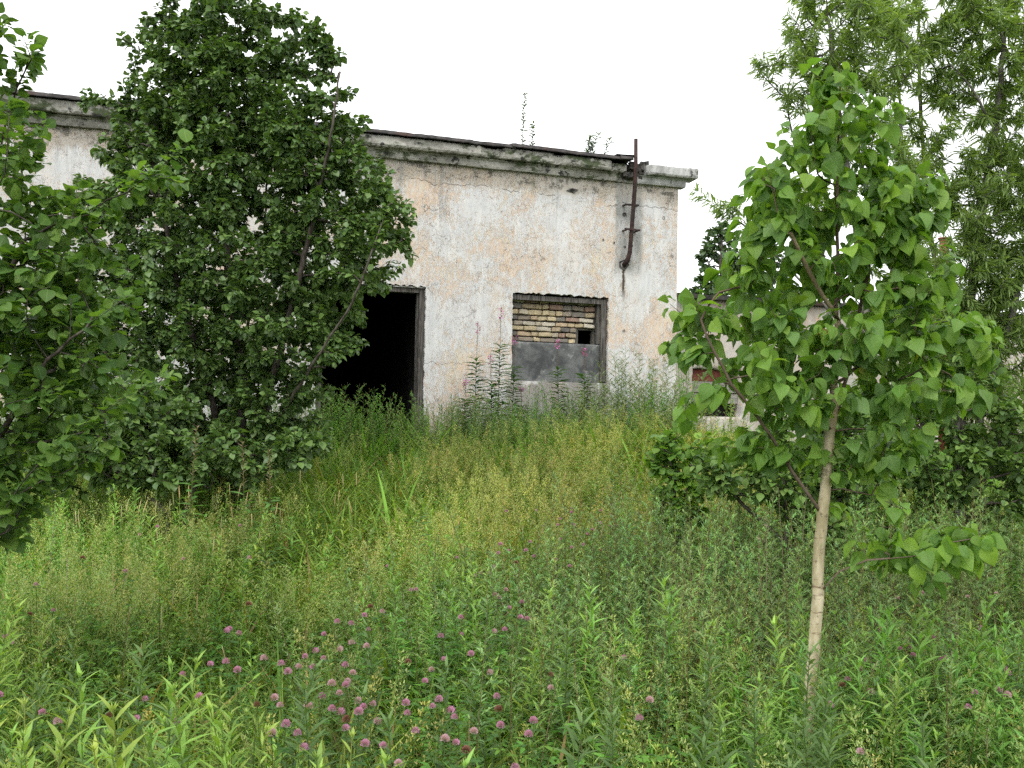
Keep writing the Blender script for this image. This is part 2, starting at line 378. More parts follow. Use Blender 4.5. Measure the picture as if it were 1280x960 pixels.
def grid_wall(xb, zb, holes, cell, y0, thick, amp, edge_j, name, mat, parent):
    def lin(b):
        o = []
        for a, c in zip(b[:-1], b[1:]):
            k = max(1, int(round((c-a)/cell))); o += list(np.linspace(a, c, k+1)[:-1])
        return np.array(o+[b[-1]])
    xs, zs = lin(xb), lin(zb); nx, nz_ = len(xs), len(zs)
    Xg, Zg = np.meshgrid(xs, zs)
    solid = np.ones((nz_-1, nx-1), bool)
    cx = (xs[:-1]+xs[1:])/2; cz = (zs[:-1]+zs[1:])/2
    for (x0, x1, z0, z1) in holes: solid &= ~((cx[None] > x0) & (cx[None] < x1) & (cz[:, None] > z0) & (cz[:, None] < z1))
    Yg = y0 + amp*(nz(Xg, Zg, 2.2, 1) + .5*nz(Xg, Zg, 7, 2) + .25*nz(Xg, Zg, 22, 3))
    J = np.zeros_like(Xg); JZ = np.zeros_like(Xg)
    for (x0, x1, z0, z1) in holes:
        e = (np.abs(Zg-z1) < 1e-4) & (Xg > x0-1e-4) & (Xg < x1+1e-4); JZ += e*edge_j*(rng.uniform(-.6, 1, Xg.shape))
        for xx in (x0, x1):
            e = (np.abs(Xg-xx) < 1e-4) & (Zg > z0) & (Zg < z1); J += e*edge_j*.45*rng.uniform(-1, 1, Xg.shape)
    Xj, Zj = Xg+J, Zg+JZ
    Vf = np.stack([Xj, Yg, Zj], -1).reshape(-1, 3); Vb = Vf.copy(); Vb[:, 1] = y0+thick
    Q = []; N = len(Vf); jj, ii = np.nonzero(solid); b = jj*nx+ii
    Q.append(np.stack([b, b+1, b+nx+1, b+nx], 1)); Q.append(np.stack([b+nx, b+nx+1, b+1, b], 1)+N)
    sp = np.pad(solid, 1); R = []
    for j, i in zip(jj, ii):
        a = j*nx+i
        if not sp[j, i+1]: R.append([a, a+N, a+1+N, a+1])
        if not sp[j+2, i+1]: R.append([a+nx, a+nx+1, a+nx+1+N, a+nx+N])
        if not sp[j+1, i]: R.append([a, a+nx, a+nx+N, a+N])
        if not sp[j+1, i+2]: R.append([a+1, a+1+N, a+nx+1+N, a+nx+1])
    Q.append(np.array(R)); return mk(name, np.concatenate([Vf, Vb]), np.concatenate(Q), mat, parent, smoothf=True)
S1 = 2.69
wall = grid_wall([-10, -2.85, -1.32, -.01, 1.53, S1], [.2, .80, 2.12, 3.42, 5.215], [(-2.85, -1.32, -1, 3.42), (-.01, 1.53, 2.12, 3.42)], .04, 0, .38, .006, .022, 'wall', M_wall, bld)
wall.data.set_sharp_from_angle(angle=math.radians(40))
pb = PB(); pb.box((S1-.36, .38, .2), (S1, 8, 5.215)); pb.box((-10, .38, .2), (-9.64, 8, 5.215)); pb.box((-9.64, 7.64, .2), (S1-.36, 8, 5.215)); pb.build('side_and_back_walls', M_wall, bld, False).name = 'rear_wall'
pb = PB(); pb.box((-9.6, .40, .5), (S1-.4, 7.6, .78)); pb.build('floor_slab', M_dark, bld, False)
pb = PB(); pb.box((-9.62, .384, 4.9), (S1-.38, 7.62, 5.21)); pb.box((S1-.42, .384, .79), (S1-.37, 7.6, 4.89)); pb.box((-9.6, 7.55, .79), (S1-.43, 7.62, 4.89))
pb.box((-1.25, .42, .79), (-1.05, 7.5, 4.88)); pb.build('interior_lining', M_dark, bld, False)  # room surfaces coloured near black in place of indoor shade
pb = PB(); pb.box((-10.1, .06, 5.40), (S1+.1, 8.1, 5.515)); pb.build('roof', M_flash, bld, False)

def strip(profile, s0, s1, cell, j, dmg=None):
    """extrude a (y,z) profile along s with uneven edges"""
    ss = np.linspace(s0, s1, int((s1-s0)/cell)+1); pr = np.array(profile); k = len(pr)
    V = np.zeros((len(ss), k, 3)); V[:, :, 0] = ss[:, None]; V[:, :, 1] = pr[None, :, 0]; V[:, :, 2] = pr[None, :, 1]
    V[:, :, 1] += j*nz(V[:, :, 0], V[:, :, 2]*3, 5, 11) + rng.uniform(-j, j, V.shape[:2])*.5
    V[:, :, 2] += .6*j*nz(V[:, :, 0], V[:, :, 1]*3, 4, 12) + rng.uniform(-j, j, V.shape[:2])*.4
    if dmg is not None:
        for (a, b, dep) in dmg:
            m_ = np.clip(np.minimum((ss-a), (b-ss))/.04, 0, 1)[:, None]*rng.uniform(.55, 1, (len(ss), k))
            V[:, :, 1] += m_*dep*(V[:, :, 1] < 0); V[:, :, 2] -= m_*.03*(V[:, :, 2] > 5.4)
    Q = []
    for i in range(len(ss)-1):
        for q in range(k):
            q2 = (q+1) % k; a = i*k
            Q.append([a+q, a+q2, a+k+q2, a+k+q])
    Q = np.array(Q); T = np.concatenate([Q[:, [0, 1, 2]], Q[:, [0, 2, 3]]]); E0 = 0; E1 = (len(ss)-1)*k
    T = np.concatenate([T, [[E0, E0+i+1, E0+i] for i in range(1, k-1)], [[E1, E1+i, E1+i+1] for i in range(1, k-1)]])
    return V.reshape(-1, 3), T
fas = [(.08, 5.205), (-.07, 5.205), (-.08, 5.235), (-.085, 5.30), (-.12, 5.325), (.08, 5.33)]
slab = [(.08, 5.327), (-.20, 5.335), (-.215, 5.36), (-.215, 5.47), (-.19, 5.49), (.08, 5.52)]
pb = PB()
pb.add(*strip(fas, -10.1, 1.90, .035, .008, [(1.6, 1.95, .05)]), (.5, .5, .5)); pb.add(*strip(slab, -10.15, 1.74, .035, .012, [(-.6, -.25, .05), (.5, .7, .04), (1.45, 1.8, .10)]), (.5, .5, .5))
cor = pb.build('cornice', M_cornice, bld, False)
pb = PB()
pb.add(*strip(fas, 1.93, S1+.09, .03, .006), (.5, .5, .5)); pb.add(*strip(slab, 2.06, S1+.24, .03, .007, [(2.0, 2.12, .08)]), (.5, .5, .5))
c2 = pb.build('cornice', M_cornice_w, bld, False); c2['label'] = 'whitish corner piece of the cornice beyond the broken gap'
pb = PB()
for k in range(46):
    s = rng.uniform(1.70, 2.12); z = rng.uniform(5.28, 5.53); r = rng.uniform(.02, .06); y = rng.uniform(-.10, .03)
    pb.box((s-r, y-r, z-r*.6), (s+r, y+r, z+r*.6), (.5, .5, .5), r*.45)
pb.build('broken_cornice_rubble', M_rubble, bld, False)
# roof edge: overlapping strips of bitumen felt and rusty sheet metal
pb = PB(); s = -10.2
while s < 1.72:
    L = rng.uniform(.35, .95); e = min(s+L+.05, 1.78); dz = rng.uniform(-.006, .010); dy = rng.uniform(-.02, .025)
    prof = [(.5, 5.53+dz), (-.24+dy, 5.503+dz), (-.27+dy, 5.487+dz), (-.275+dy, 5.497+dz), (-.25+dy, 5.545+dz), (-.1, 5.57+dz), (.5, 5.60+dz)]
    pb.add(*strip(prof, s, e, .05, .009), (.5, .5, .5)); s += L
pb.box((1.5, -.26, 5.57), (1.86, .1, 5.578), (.5, .5, .5), .015)
fl = pb.build('roof_edge', M_flash, bld, False)
# doorway timber
pb = PB(); pb.box((-1.40, .05, .8), (-1.325, .17, 3.40), jit=.004); pb.box((-2.845, .05, .8), (-2.77, .17, 3.40), jit=.004); pb.box((-2.77, .05, 3.335), (-1.40, .17, 3.40), jit=.004)
pb.box((-1.425, .10, .8), (-1.403, .20, 3.33), jit=.004); df = pb.build('door_frame', M_wood, bld, False)
pb = PB(); pb.box((-2.77, .02, 3.402), (-1.34, .045, 3.418), jit=.003); pb.build('threshold_lath', M_cornice_w, bld, False).name = 'lintel_strip'
# window filling
wn = bpy.data.objects.new('window', None); COL.objects.link(wn); wn.parent = bld; wn.location = (0, 0, 0); wn['label'] = 'window opening filled with rough bricks above a dark cement slab'
pb = PB(); pb.box((1.43, .03, 2.14), (1.505, .16, 3.39), jit=.006); pb.box((0.0, .03, 3.325), (1.43, .15, 3.395), jit=.008); pb.box((1.375, .08, 2.72), (1.427, .13, 3.32), jit=.004)
pb.build('window_frame', M_wood, wn, False)
pb = PB(); z = 2.715; row = 0
BC = [(.44, .36, .23), (.50, .42, .27), (.38, .31, .21), (.42, .37, .28), (.40, .31, .21), (.24, .22, .19), (.48, .44, .36), (.32, .22, .17), (.16, .15, .135), (.28, .24, .19)]
pb.box((.0, .21, 2.70), (1.12, .30, 3.33), (.14, .13, .115)); pb.box((1.12, .21, 2.93), (1.40, .30, 3.33), (.14, .13, .115)); pb.box((1.36, .21, 2.70), (1.40, .30, 2.93), (.14, .13, .115))
while z < 3.31:
    h = rng.uniform(.062, .078); x = -.02 - (row % 2)*.08
    while x < 1.375:
        L = rng.choice([.11, .15, .20, .22, .24]); a, b = max(x, -.005), min(x+L, 1.372)
        hole = z < 2.93 and b > 1.10
        if hole and a < 1.05: b = 1.07 + rng.uniform(-.02, .02); hole = False
        if not hole and b-a > .03:
            c = np.array(BC[rng.integers(len(BC))])*rng.uniform(.8, 1.15); y = .135 + rng.uniform(-.012, .02); g_ = .006
            x0, x1, z0, z1 = a+g_, b-g_, z+g_*rng.uniform(.3, 1), z+h; dd = .012
            nxs = 5; xs = np.linspace(x0, x1, nxs); V = []; 
            tilt = rng.uniform(-.006, .006)
            ring = [(y+dd, z0), (y, z0+dd*.7), (y, z1-dd*.7), (y+dd, z1), (y+.12, z1), (y+.12, z0)]
            for q, xx in enumerate(xs):
                en = .008 if q in (0, nxs-1) else 0
                for (yy, zz) in ring: V.append([xx, yy + en*(yy < y+.1), zz + tilt*(q-2)/2 + (0.5*(z0+z1)-zz)*en*8])
            V = np.array(V) + rng.uniform(-.0035, .0035, (len(V), 3)); V[:, 1] = np.minimum(V[:, 1], .30); k = 6; Q = []
            for i in range(nxs-1):
                for q in range(k): Q.append([i*k+q, (i+1)*k+q, (i+1)*k+(q+1) % k, i*k+(q+1) % k])
            Q = np.array(Q); T = np.concatenate([Q[:, [0, 1, 2]], Q[:, [0, 2, 3]]]); e = (nxs-1)*k
            T = np.concatenate([T, [[0, i, i+1] for i in range(1, k-1)], [[e, e+i+1, e+i] for i in range(1, k-1)]])
            pb.add(V, T, np.tile(c, (len(V), 1))*rng.uniform(.9, 1.1, (len(V), 1)))
        x += L
    z += h+rng.uniform(.010, .018); row += 1
pb.build('brick_infill', M_brick, wn, False)
cp = grid_wall([-.03, 1.44], [2.08, 2.705], [], .03, .085, .12, .004, 0, 'cement_slab', M_cement, wn)
# small holes in the plaster round the pipe
pb = PB()
for (s, z, r) in [(1.765, 3.945, .075), (1.42, 4.30, .017), (1.60, 4.27, .015), (1.79, 4.50, .016), (1.78, 4.22, .016), (1.90, 4.24, .018), (1.90, 4.52, .016), (1.77, 4.72, .03), (2.60, 4.13, .02), (2.44, 4.72, .022), (1.79, 2.93, .02)]:
    a = np.arange(10)*.628; V = [[s, .012, z]] + [[s+r*math.cos(t)*rng.uniform(.8, 1.2)*1.1, -.011, z+r*math.sin(t)*rng.uniform(.8, 1.2)] for t in a]
    pb = PB(); pb.add(V, [[0, i+1, (i+1) % 10+1] for i in range(10)], (.03, .03, .03)); pb.build('plaster_hole', M_rubble, bld, False)
pb = PB(); d_ = .011; V = [[.80, -d_, 5.0], [.90, -d_, 5.045], [1.0, -d_, 5.03], [.93, -d_, 4.97], [.87, .02, 4.99]]
pb.add(V, [[0, 3, 2], [0, 2, 1]], (.05, .04, .035))
pb.build('plaster_hole', M_rubble, bld, False)

# rusty pipe on the wall
pp = thing('iron_pipe', 'rusty iron pipe rising above the roof edge, clamped over a hole in the plaster', 'pipe', b2w(1.86, -.1, 3.9), rz=ANG)
pb = PB(); pts = [(-.085, .10, .04), (-.06, .03, .09), (-.035, .0, .22), (-.03, -.05, .6), (-.045, -.17, 1.20), (-.05, -.20, 1.5), (-.06, -.21, 1.91)]
pb.tube(pts, [.038, .037, .034, .033, .032, .031, .029], (.5, .5, .5), 10); pb.build('pipe_shaft', M_rust, pp)
for zz, yy in ((.56, -.02), (.95, .03)):
    pb = PB(); pb.box((-.13, yy-.06, zz-.012), (.10, yy-.035, zz+.012), jit=.003); pb.box((-.125, yy-.06, zz-.01), (-.10, .11, zz+.01)); pb.box((.07, yy-.06, zz-.01), (.095, .11, zz+.01)); pb.build('clamp', M_rust, pp, False)

# lower building to the right
anx = thing('low_outbuilding', 'low plastered outbuilding with a boarded window, set back to the right of the tall wall', 'building', b2w(S1+.02, 1.0, 0), rz=ANG)
aw = grid_wall([0, .82, 1.75, 5.2, 6.4, 12], [.1, 1.65, 2.45, 3.62], [(.82, 1.75, 1.65, 2.45), (5.2, 6.4, 1.65, 2.45)], .07, 0, .3, .008, .02, 'wall', M_annexwall, anx)
pb = PB(); pb.box((0, .3, .1), (12, 5, 3.5)); pb.build('inner_wall', M_dark, anx, False)
pb = PB(); pb.add(*strip([(.3, 3.60), (-.14, 3.62), (-.15, 3.69), (.3, 3.72), (3, 3.8), (3, 3.65)], 0, 12.1, .06, .010), (.5, .5, .5)); pb.build('roof', M_flash, anx, False)
for x0 in (.82, 5.2):
    wd = 0.93 if x0 < 1 else 1.2
    pb = PB()
    pb.box((x0+.01, .08, 2.06), (x0+wd-.01, .10, 2.24), jit=.008); pb.box((x0+.01, .07, 1.88), (x0+wd-.01, .09, 2.04), jit=.008)
    pb.build('window_board', M_ply, anx, False)
    pb = PB(); pb.box((x0+.01, .11, 2.25), (x0+wd-.01, .13, 2.44), jit=.006); o = pb.build('window_board', M_rustred, anx, False); o['label'] = 'reddish brown board across the window top'
post = thing('iron_post', 'reddish rusty iron post standing up beyond the low outbuilding, seen through leaves', 'post', (at(1180, 340, 17.5)[0], 17.5, .8))
pb = PB(); pb.tube([(0, 0, 0), (0, 0, 2), (.0, 0, 4.05)], [.085, .085, .08], (.5, .5, .5), 12); pb.build('post_shaft', M_rustred, post)
pb = PB(); pb.tube([(0, 0, 4.05), (0, 0, 4.08)], [.105, .105], (.5, .5, .5), 12); pb.build('post_cap', M_rustred, post)

# ------------------------------------------------------------------ trees
def grow(seed, stems, blobs, n_t, step=.10, wig=.35, upk=.6, shell=.55, lift=.0, rejoin=None):
    """stems: polylines (world); blobs: (centre, (rx,ry,rz)); returns nodes, parent, tip counts"""
    r = np.random.default_rng(seed); P = []; par = []
    for st in stems:
        st = np.asarray(st, float); par0 = -1
        if P:
            dd = np.linalg.norm(np.array(P)-st[0], axis=1); par0 = int(np.argmin(dd))
        prev = par0
        for a, b in zip(st[:-1], st[1:]):
            k = max(1, int(np.linalg.norm(b-a)/step))
            for t in range(k):
                if prev == par0 and t == 0 and par0 >= 0 and not len(P) == 0 and prev != -1:
                    q = a
                else: q = a+(b-a)*t/k
                P.append(q + r.normal(0, step*.06, 3)); par.append(prev); prev = len(P)-1
        P.append(st[-1]); par.append(prev)
    w_ = np.array([b[1][0]*b[1][1]*b[1][2] for b in blobs])**.8; w_ /= w_.sum()
    tg = []
    while len(tg) < n_t:
        b = blobs[r.choice(len(blobs), p=w_)]; v = norm(r.normal(size=3)); rad = (shell + (1-shell)*r.random())**.6 if r.random() < .7 else r.random()**(1/3)
        q = np.array(b[0]) + v*rad*np.array(b[1]); tg.append(q)
    tg = np.array(tg); ok = tg[:, 2] > gz(tg[:, 0], tg[:, 1]) + .12; tg = tg[ok]
    A = np.zeros((len(P)+len(tg)*60, 3)); n = len(P); A[:n] = P; par = list(par)
    d0 = np.min(np.linalg.norm(tg[:, None]-A[None, :n:2], axis=2), axis=1); order = np.argsort(d0 + r.normal(0, .1, len(tg)))
    for q in tg[order]:
        dv = q-A[:n]; dd = np.linalg.norm(dv, axis=1); cost = dd + upk*np.maximum(0, A[:n, 2]-q[2]+.1*dd) + .25*np.abs(dd - .3)*(dd < .12)
        i = int(np.argmin(cost)); L = dd[i]
        if L < .04: continue
        k = max(2, int(L/step)); k = min(k, 40)
        pd = A[i]-A[par[i]] if par[i] >= 0 else np.array([0, 0, 1.]); pd = norm(pd)
        c = A[i] + (q-A[i])*.45 + pd*L*.18 + np.array([0, 0, lift*L]) + r.normal(0, wig*L*.12, 3); prev = i
        for t in range(1, k+1):
            u = t/k; p_ = (1-u)**2*A[i] + 2*u*(1-u)*c + u*u*q + r.normal(0, step*.05, 3); A[n] = p_; par.append(prev); prev = n; n += 1
    A = A[:n]; par = np.array(par); cnt = np.zeros(n); nchild = np.bincount(par[par >= 0], minlength=n)
    cnt[nchild == 0] = 1
    for i in range(n-1, -1, -1):
        if par[i] >= 0: cnt[par[i]] += cnt[i]
    return A, par, cnt
def wood(A, par, cnt, tip, k, expo, pb, org, sides=6, maxr=9, main=1):
    nb_ = 0
    n = len(A); best = np.full(n, -1); order = np.argsort(-cnt)
    for i in range(n):
        p_ = par[i]
        if p_ >= 0 and (best[p_] < 0 or cnt[i] > cnt[best[p_]]): best[p_] = i
    R = np.minimum(tip + k*(cnt-1)**expo, maxr); nb_ = 0
    for i in range(n):
        if par[i] < 0 or best[par[i]] != i:
            ch = [i]; j = best[i]
            while j >= 0: ch.append(j); j = best[j]
            pts = A[ch]; rr = R[ch].copy()
            if par[i] >= 0: pts = np.concatenate([A[par[i]][None], pts]); rr = np.concatenate([[rr[0]], rr])
            if len(pts) < 2: continue
            nb_ += 1
            if maxr < 1 and nb_ > main: rr = rr*.72
            pb.tube(pts-org, rr, (1, 1, 1) if nb_ <= main else (0, 0, 0), sides if rr[0] > .006 else 3, cap=False)
def leafset(seed, A, par, cnt, N, cmax, tpl, size, palette, out, droop, upn=1.0, pet=.02, flat=.5, org=0, center=None):
    r = np.random.default_rng(seed); idx = np.nonzero((cnt <= cmax) & (par >= 0))[0]
    L = np.linalg.norm(A[idx]-A[par[idx]], axis=1); k = r.choice(len(idx), N, p=L/L.sum()); i = idx[k]
    u = r.random((N, 1)); P = A[par[i]]*(1-u)+A[i]*u; td = norm(A[i]-A[par[i]])
    rd = r.normal(size=(N, 3)); rd[:, 2] *= flat; perp = norm(rd - td*np.sum(rd*td, 1, keepdims=True))
    D = norm(td*.5 + perp*out + np.array([0, 0, -1.])*droop*r.uniform(.4, 1.4, (N, 1)))
    P = P + norm(perp + td*.5)*pet*r.uniform(.6, 1.3, (N, 1)); 
    Nn = norm(np.array([0, 0, 1.])*upn + r.normal(0, .45, (N, 3)) + perp*.35)
    S = size*np.clip(r.normal(1, .28, N), .35, 1.6)
    pal = np.array(palette); t = r.random(N)[:, None]; a = r.integers(0, len(pal), N); b = r.integers(0, len(pal), N)
    col = pal[a]*(1-t)+pal[b]*t; col *= r.uniform(.8, 1.2, (N, 1))
    return put_leaves(tpl, P-org, D, Nn, S, col)
def tree(name, label, cat, base, gr, tip, k, expo, bark, leafs, lmat, group=None, sides=6, maxr=9):
    A, par, cnt = gr; base = np.array(base, float); o = thing(name, label, cat, base, group)
    pb = PB(); wood(A, par, cnt, tip, k, expo, pb, base, sides, maxr); pb.build('trunk', bark, o)
    V, T, Cc, L = leafs(A, par, cnt, base); mk('crown', V, T, lmat, o, Cc, L)
    return o
def pxl(Y, pts, dy=None):
    return [at(a, b, Y + (0 if dy is None else dy[i])) for i, (a, b) in enumerate(pts)]
def pblob(Y, lst, depth=.8):
    k = Y/F_PX; return [(at(a, b, Y+(e[0] if e else 0)), (rx*k, (rx+rz)/2*k*depth, rz*k)) for (a, b, rx, rz, *e) in lst]
def foot(p): p = np.array(p); p[2] = gz(p[0], p[1])-.03; return p
def stem_from_ground(Y, pts, dy=None):
    q = pxl(Y, pts, dy); f = foot(q[0]); return [f]+q if q[0][2] > f[2]+.05 else q

# A. big dark tree in front of the wall
Yd = 9.6
st = [stem_from_ground(Yd, [(300, 600), (305, 480), (285, 350), (277, 220), (275, 90), (280, -40)]),
      stem_from_ground(Yd, [(318, 600), (335, 500), (365, 380), (395, 260), (415, 160), (425, 90)], [0, 0, -.2, -.3, -.4, -.4]),
      stem_from_ground(Yd, [(285, 605), (262, 490), (225, 370), (200, 250), (185, 170), (180, 120)], [0, 0, -.1, -.3, -.4, -.3]),
      stem_from_ground(Yd, [(310, 600), (350, 520), (400, 440), (440, 380), (470, 300)], [0, -.2, -.5, -.7, -.8]),
      stem_from_ground(Yd, [(292, 600), (300, 500), (310, 400), (330, 300), (335, 200), (330, 100)], [0, .4, .7, .8, .7, .5]),
      stem_from_ground(Yd, [(280, 605), (240, 530), (190, 480), (150, 420)], [0, -.2, -.4, -.5])]
bl = pblob(Yd, [(440, 180, 34, 50, -.2), (468, 245, 36, 45, -.3), (300, 150, 120, 70), (210, 190, 70, 60), (150, 180, 35, 40), (230, 60, 80, 55), (335, 60, 80, 60), (385, 60, 45, 45), (90, 300, 50, 70), (85, 430, 70, 90), (90, 540, 70, 50), (485, 270, 45, 40, -.4), (275, 25, 95, 75), (280, 110, 130, 80), (285, 200, 160, 90), (290, 300, 190, 100), (270, 400, 185, 100), (245, 500, 150, 85), (390, 170, 65, 75), (405, 290, 90, 90), (455, 320, 60, 60, -.4), (505, 285, 26, 22, -.4), (400, 400, 75, 60),
                (410, 430, 40, 36, -.3), (360, 500, 70, 55), (175, 130, 40, 50), (155, 250, 60, 80), (140, 380, 60, 80), (130, 500, 70, 70), (230, 565, 110, 45), (455, 215, 32, 40), (420, 90, 25, 40), (115, 118, 15, 20), (385, 545, 45, 32), (330, 560, 70, 40)])
gr = grow(3, st, bl, 3800, .09, .5, .45, .15)
PAL_D = [(.082, .145, .036), (.105, .18, .046), (.085, .155, .052), (.14, .22, .058)]
tree('leafy_tree', 'large dark green many-stemmed tree hiding the left of the doorway', 'tree', foot(at(300, 600, Yd)), gr, .002, .0016, .50, M_bark,
     lambda A, p, c, b: leafset(5, A, p, c, 98000, 14, OVAL, .052, PAL_D, .9, .45, 1.0, .022, .6, b), M_leaf_dark)

# B. bright round-leaved shrub at the left edge, near
Yl = 4.1
st = [stem_from_ground(Yl, [(-60, 700), (-50, 500), (-40, 300), (-30, 120), (-20, -60)]),
      stem_from_ground(Yl, [(-50, 700), (-10, 560), (60, 450), (120, 400), (160, 370)], [0, 0, -.1, -.2, -.2]),
      stem_from_ground(Yl, [(-60, 700), (-20, 400), (30, 300), (110, 265), (180, 225), (235, 180)], [0, 0, 0, -.1, -.1, -.1]),
      stem_from_ground(Yl, [(-40, 720), (30, 600), (90, 540), (150, 500), (205, 470)], [0, -.2, -.3, -.3, -.3]),
      stem_from_ground(Yl, [(-50, 700), (-30, 350), (0, 180), (30, 90), (45, 50)], [0, .2, .2, .1, 0])]
bl = pblob(Yl, [(-40, 20, 60, 90), (10, 60, 45, 35), (-30, 190, 90, 110), (20, 190, 30, 25), (20, 300, 90, 70), (115, 250, 50, 30), (190, 215, 45, 32), (50, 400, 95, 70), (-40, 450, 120, 180), (55, 490, 100, 60), (150, 390, 30, 30), (140, 480, 50, 35),
                (30, 580, 85, 55), (100, 560, 45, 28), (185, 470, 30, 16), (-60, 620, 120, 80), (5, 655, 60, 22), (60, 340, 70, 50), (130, 310, 40, 40), (100, 440, 50, 40)], .9)
gr = grow(11, st, bl, 900, .07, .5, .45, .3)
PAL_L = [(.085, .165, .032), (.11, .195, .036), (.070, .145, .036), (.145, .24, .045)]
tree('alder_shrub', 'bright green broad-leaved shrub filling the left edge of the photo, nearest the viewer', 'shrub', foot(at(-50, 700, Yl)), gr, .0015, .0013, .5, M_bark,
     lambda A, p, c, b: leafset(12, A, p, c, 7400, 6, ROUND, .048, PAL_L, .9, .28, 1.1, .016, .5, b), M_leaf_near)

# C. pale-stemmed sapling, right foreground
Ys = 3.5
trunk = [foot(at(1006, 900, Ys))] + pxl(Ys, [(1012, 880), (1018, 810), (1021, 740), (1027, 660), (1033, 590), (1041, 520), (1047, 440), (1048, 340), (1046, 250), (1048, 170), (1050, 95)])
st = [trunk,
      pxl(Ys, [(1038, 545), (1056, 480), (1072, 400), (1088, 330), (1105, 270), (1112, 215)], [0, .03, .06, .1, .12, .12]),
      pxl(Ys, [(1024, 640), (990, 585), (955, 530), (915, 480), (885, 420), (862, 365)], [0, -.03, -.06, -.1, -.1, -.08]),
      pxl(Ys, [(1022, 745), (1050, 715), (1085, 700), (1140, 697), (1185, 680), (1225, 672)], [0, -.05, -.1, -.15, -.2, -.2]),
      pxl(Ys, [(1044, 480), (1090, 445), (1140, 415), (1190, 400), (1235, 405)], [0, .1, .15, .2, .2]),
      pxl(Ys, [(1047, 400), (1010, 340), (975, 270), (955, 200)], [0, -.1, -.15, -.15]),
      pxl(Ys, [(1046, 460), (1000, 420), (960, 380), (935, 340)], [0, .1, .2, .25]),
      pxl(Ys, [(1040, 540), (1000, 500), (965, 470), (945, 430)], [0, -.15, -.25, -.3]),
      pxl(Ys, [(1047, 330), (1090, 280), (1120, 230)], [0, -.1, -.15])]
bl = pblob(Ys, [(958, 270, 46, 60), (1000, 190, 45, 35), (930, 350, 50, 45), (1140, 250, 45, 45), (1048, 112, 46, 42), (1030, 165, 62, 42), (1085, 165, 60, 42), (1045, 205, 95, 50), (1000, 250, 68, 55), (1095, 255, 80, 55), (1040, 320, 110, 60), (1120, 340, 75, 55), (960, 340, 60, 50), (1040, 410, 130, 55), (1160, 410, 70, 40), (1210, 410, 45, 25), (940, 410, 80, 45),
                (870, 380, 34, 36), (865, 430, 35, 30), (950, 480, 80, 45), (890, 500, 45, 35), (1080, 480, 110, 45), (1000, 540, 90, 40), (930, 555, 50, 25), (1040, 575, 35, 22), (1100, 550, 50, 40), (1170, 480, 60, 35), (1240, 440, 40, 25),
                (1090, 640, 50, 28), (1130, 700, 60, 30), (1170, 680, 55, 30), (1225, 668, 40, 24), (1035, 735, 22, 22), (1150, 290, 45, 35), (985, 75, 12, 10), (1110, 110, 12, 10), (945, 140, 10, 25)], .9)
gr = grow(21, st, bl, 520, .055, .4, .4, .3)
PAL_S = [(.115, .22, .026), (.15, .27, .032), (.085, .18, .032), (.20, .32, .045), (.13, .24, .06)]
def sap_leaves(A, p, c, b):
    V, T, Cc, L = leafset(22, A, p, c, 3700, 5, HEART, .053, PAL_S, .7, .95, .6, .028, .5, b)
    n = len(Cc)//27; r = np.random.default_rng(5); k = r.choice(n, 9, replace=False)
    for j in k: Cc[j*27:(j+1)*27] = (.30, .16, .05) if r.random() < .6 else (.32, .33, .06)
    return V, T, Cc, L
tree('young_tree', 'slender sapling with pale bark and hanging heart-shaped leaves in the right foreground', 'tree', foot(at(1006, 900, Ys)), gr, .0015, .0013, .50, M_birch, sap_leaves, M_leaf_near, sides=8, maxr=.024)

# D. willows
Yw = 8.2
st = [stem_from_ground(Yw, [(1200, 650), (1200, 520), (1210, 400), (1228, 260), (1250, 120), (1262, -30)]),
      stem_from_ground(Yw, [(1212, 650), (1225, 520), (1262, 400), (1300, 250), (1330, 80)], [0, 0, -.1, -.2, -.3]),
      pxl(Yw, [(1202, 520), (1180, 400), (1160, 280), (1150, 150), (1150, 20), (1150, -70)], [0, .2, .3, .4, .4, .4]),
      pxl(Yw, [(1212, 560), (1250, 540), (1290, 500), (1320, 450)], [0, -.3, -.5, -.6]),
      pxl(Yw, [(1228, 300), (1255, 280), (1290, 265)], [0, -.1, -.2])]
bl = pblob(Yw, [(1160, 20, 85, 90), (1240, 60, 80, 100), (1300, 150, 90, 140), (1170, 170, 60, 90), (1235, 250, 70, 90), (1270, 380, 80, 80), (1200, 370, 60, 70), (1290, 480, 80, 90), (1190, 480, 60, 50), (1250, 560, 70, 60), (1220, 430, 60, 60), (1265, 300, 60, 80), (1180, 300, 50, 80), (1230, 330, 60, 60), (1290, 330, 40, 90), (1150, 400, 50, 50)], .9)
gr = grow(31, st, bl, 1400, .12, .3, .35, .3, .08)
PAL_W = [(.17, .25, .07), (.20, .29, .09), (.15, .22, .075), (.25, .33, .12)]
tree('willow_tree', 'tall narrow-leaved willow with grey stems at the right edge', 'tree', foot(at(1205, 650, Yw)), gr, .0018, .0022, .50, M_bark_w,
     lambda A, p, c, b: leafset(32, A, p, c, 64000, 9, WILLOW, .078, PAL_W, .8, .25, .8, .006, .9, b), M_leaf_willow)
Yv = 7.4
st = [stem_from_ground(Yv, [(1092, 680), (1092, 560), (1085, 430), (1072, 300), (1050, 160), (1035, 20), (1025, -60)]),
      pxl(Yv, [(1092, 560), (1110, 400), (1120, 260), (1125, 130), (1115, 0)], [0, .2, .3, .3, .3]),
      pxl(Yv, [(1085, 430), (1030, 330), (1000, 220), (980, 120)], [0, .1, .2, .2]),
      pxl(Yv, [(1070, 420), (990, 340), (930, 280), (868, 238)], [0, .1, .1, .1])]
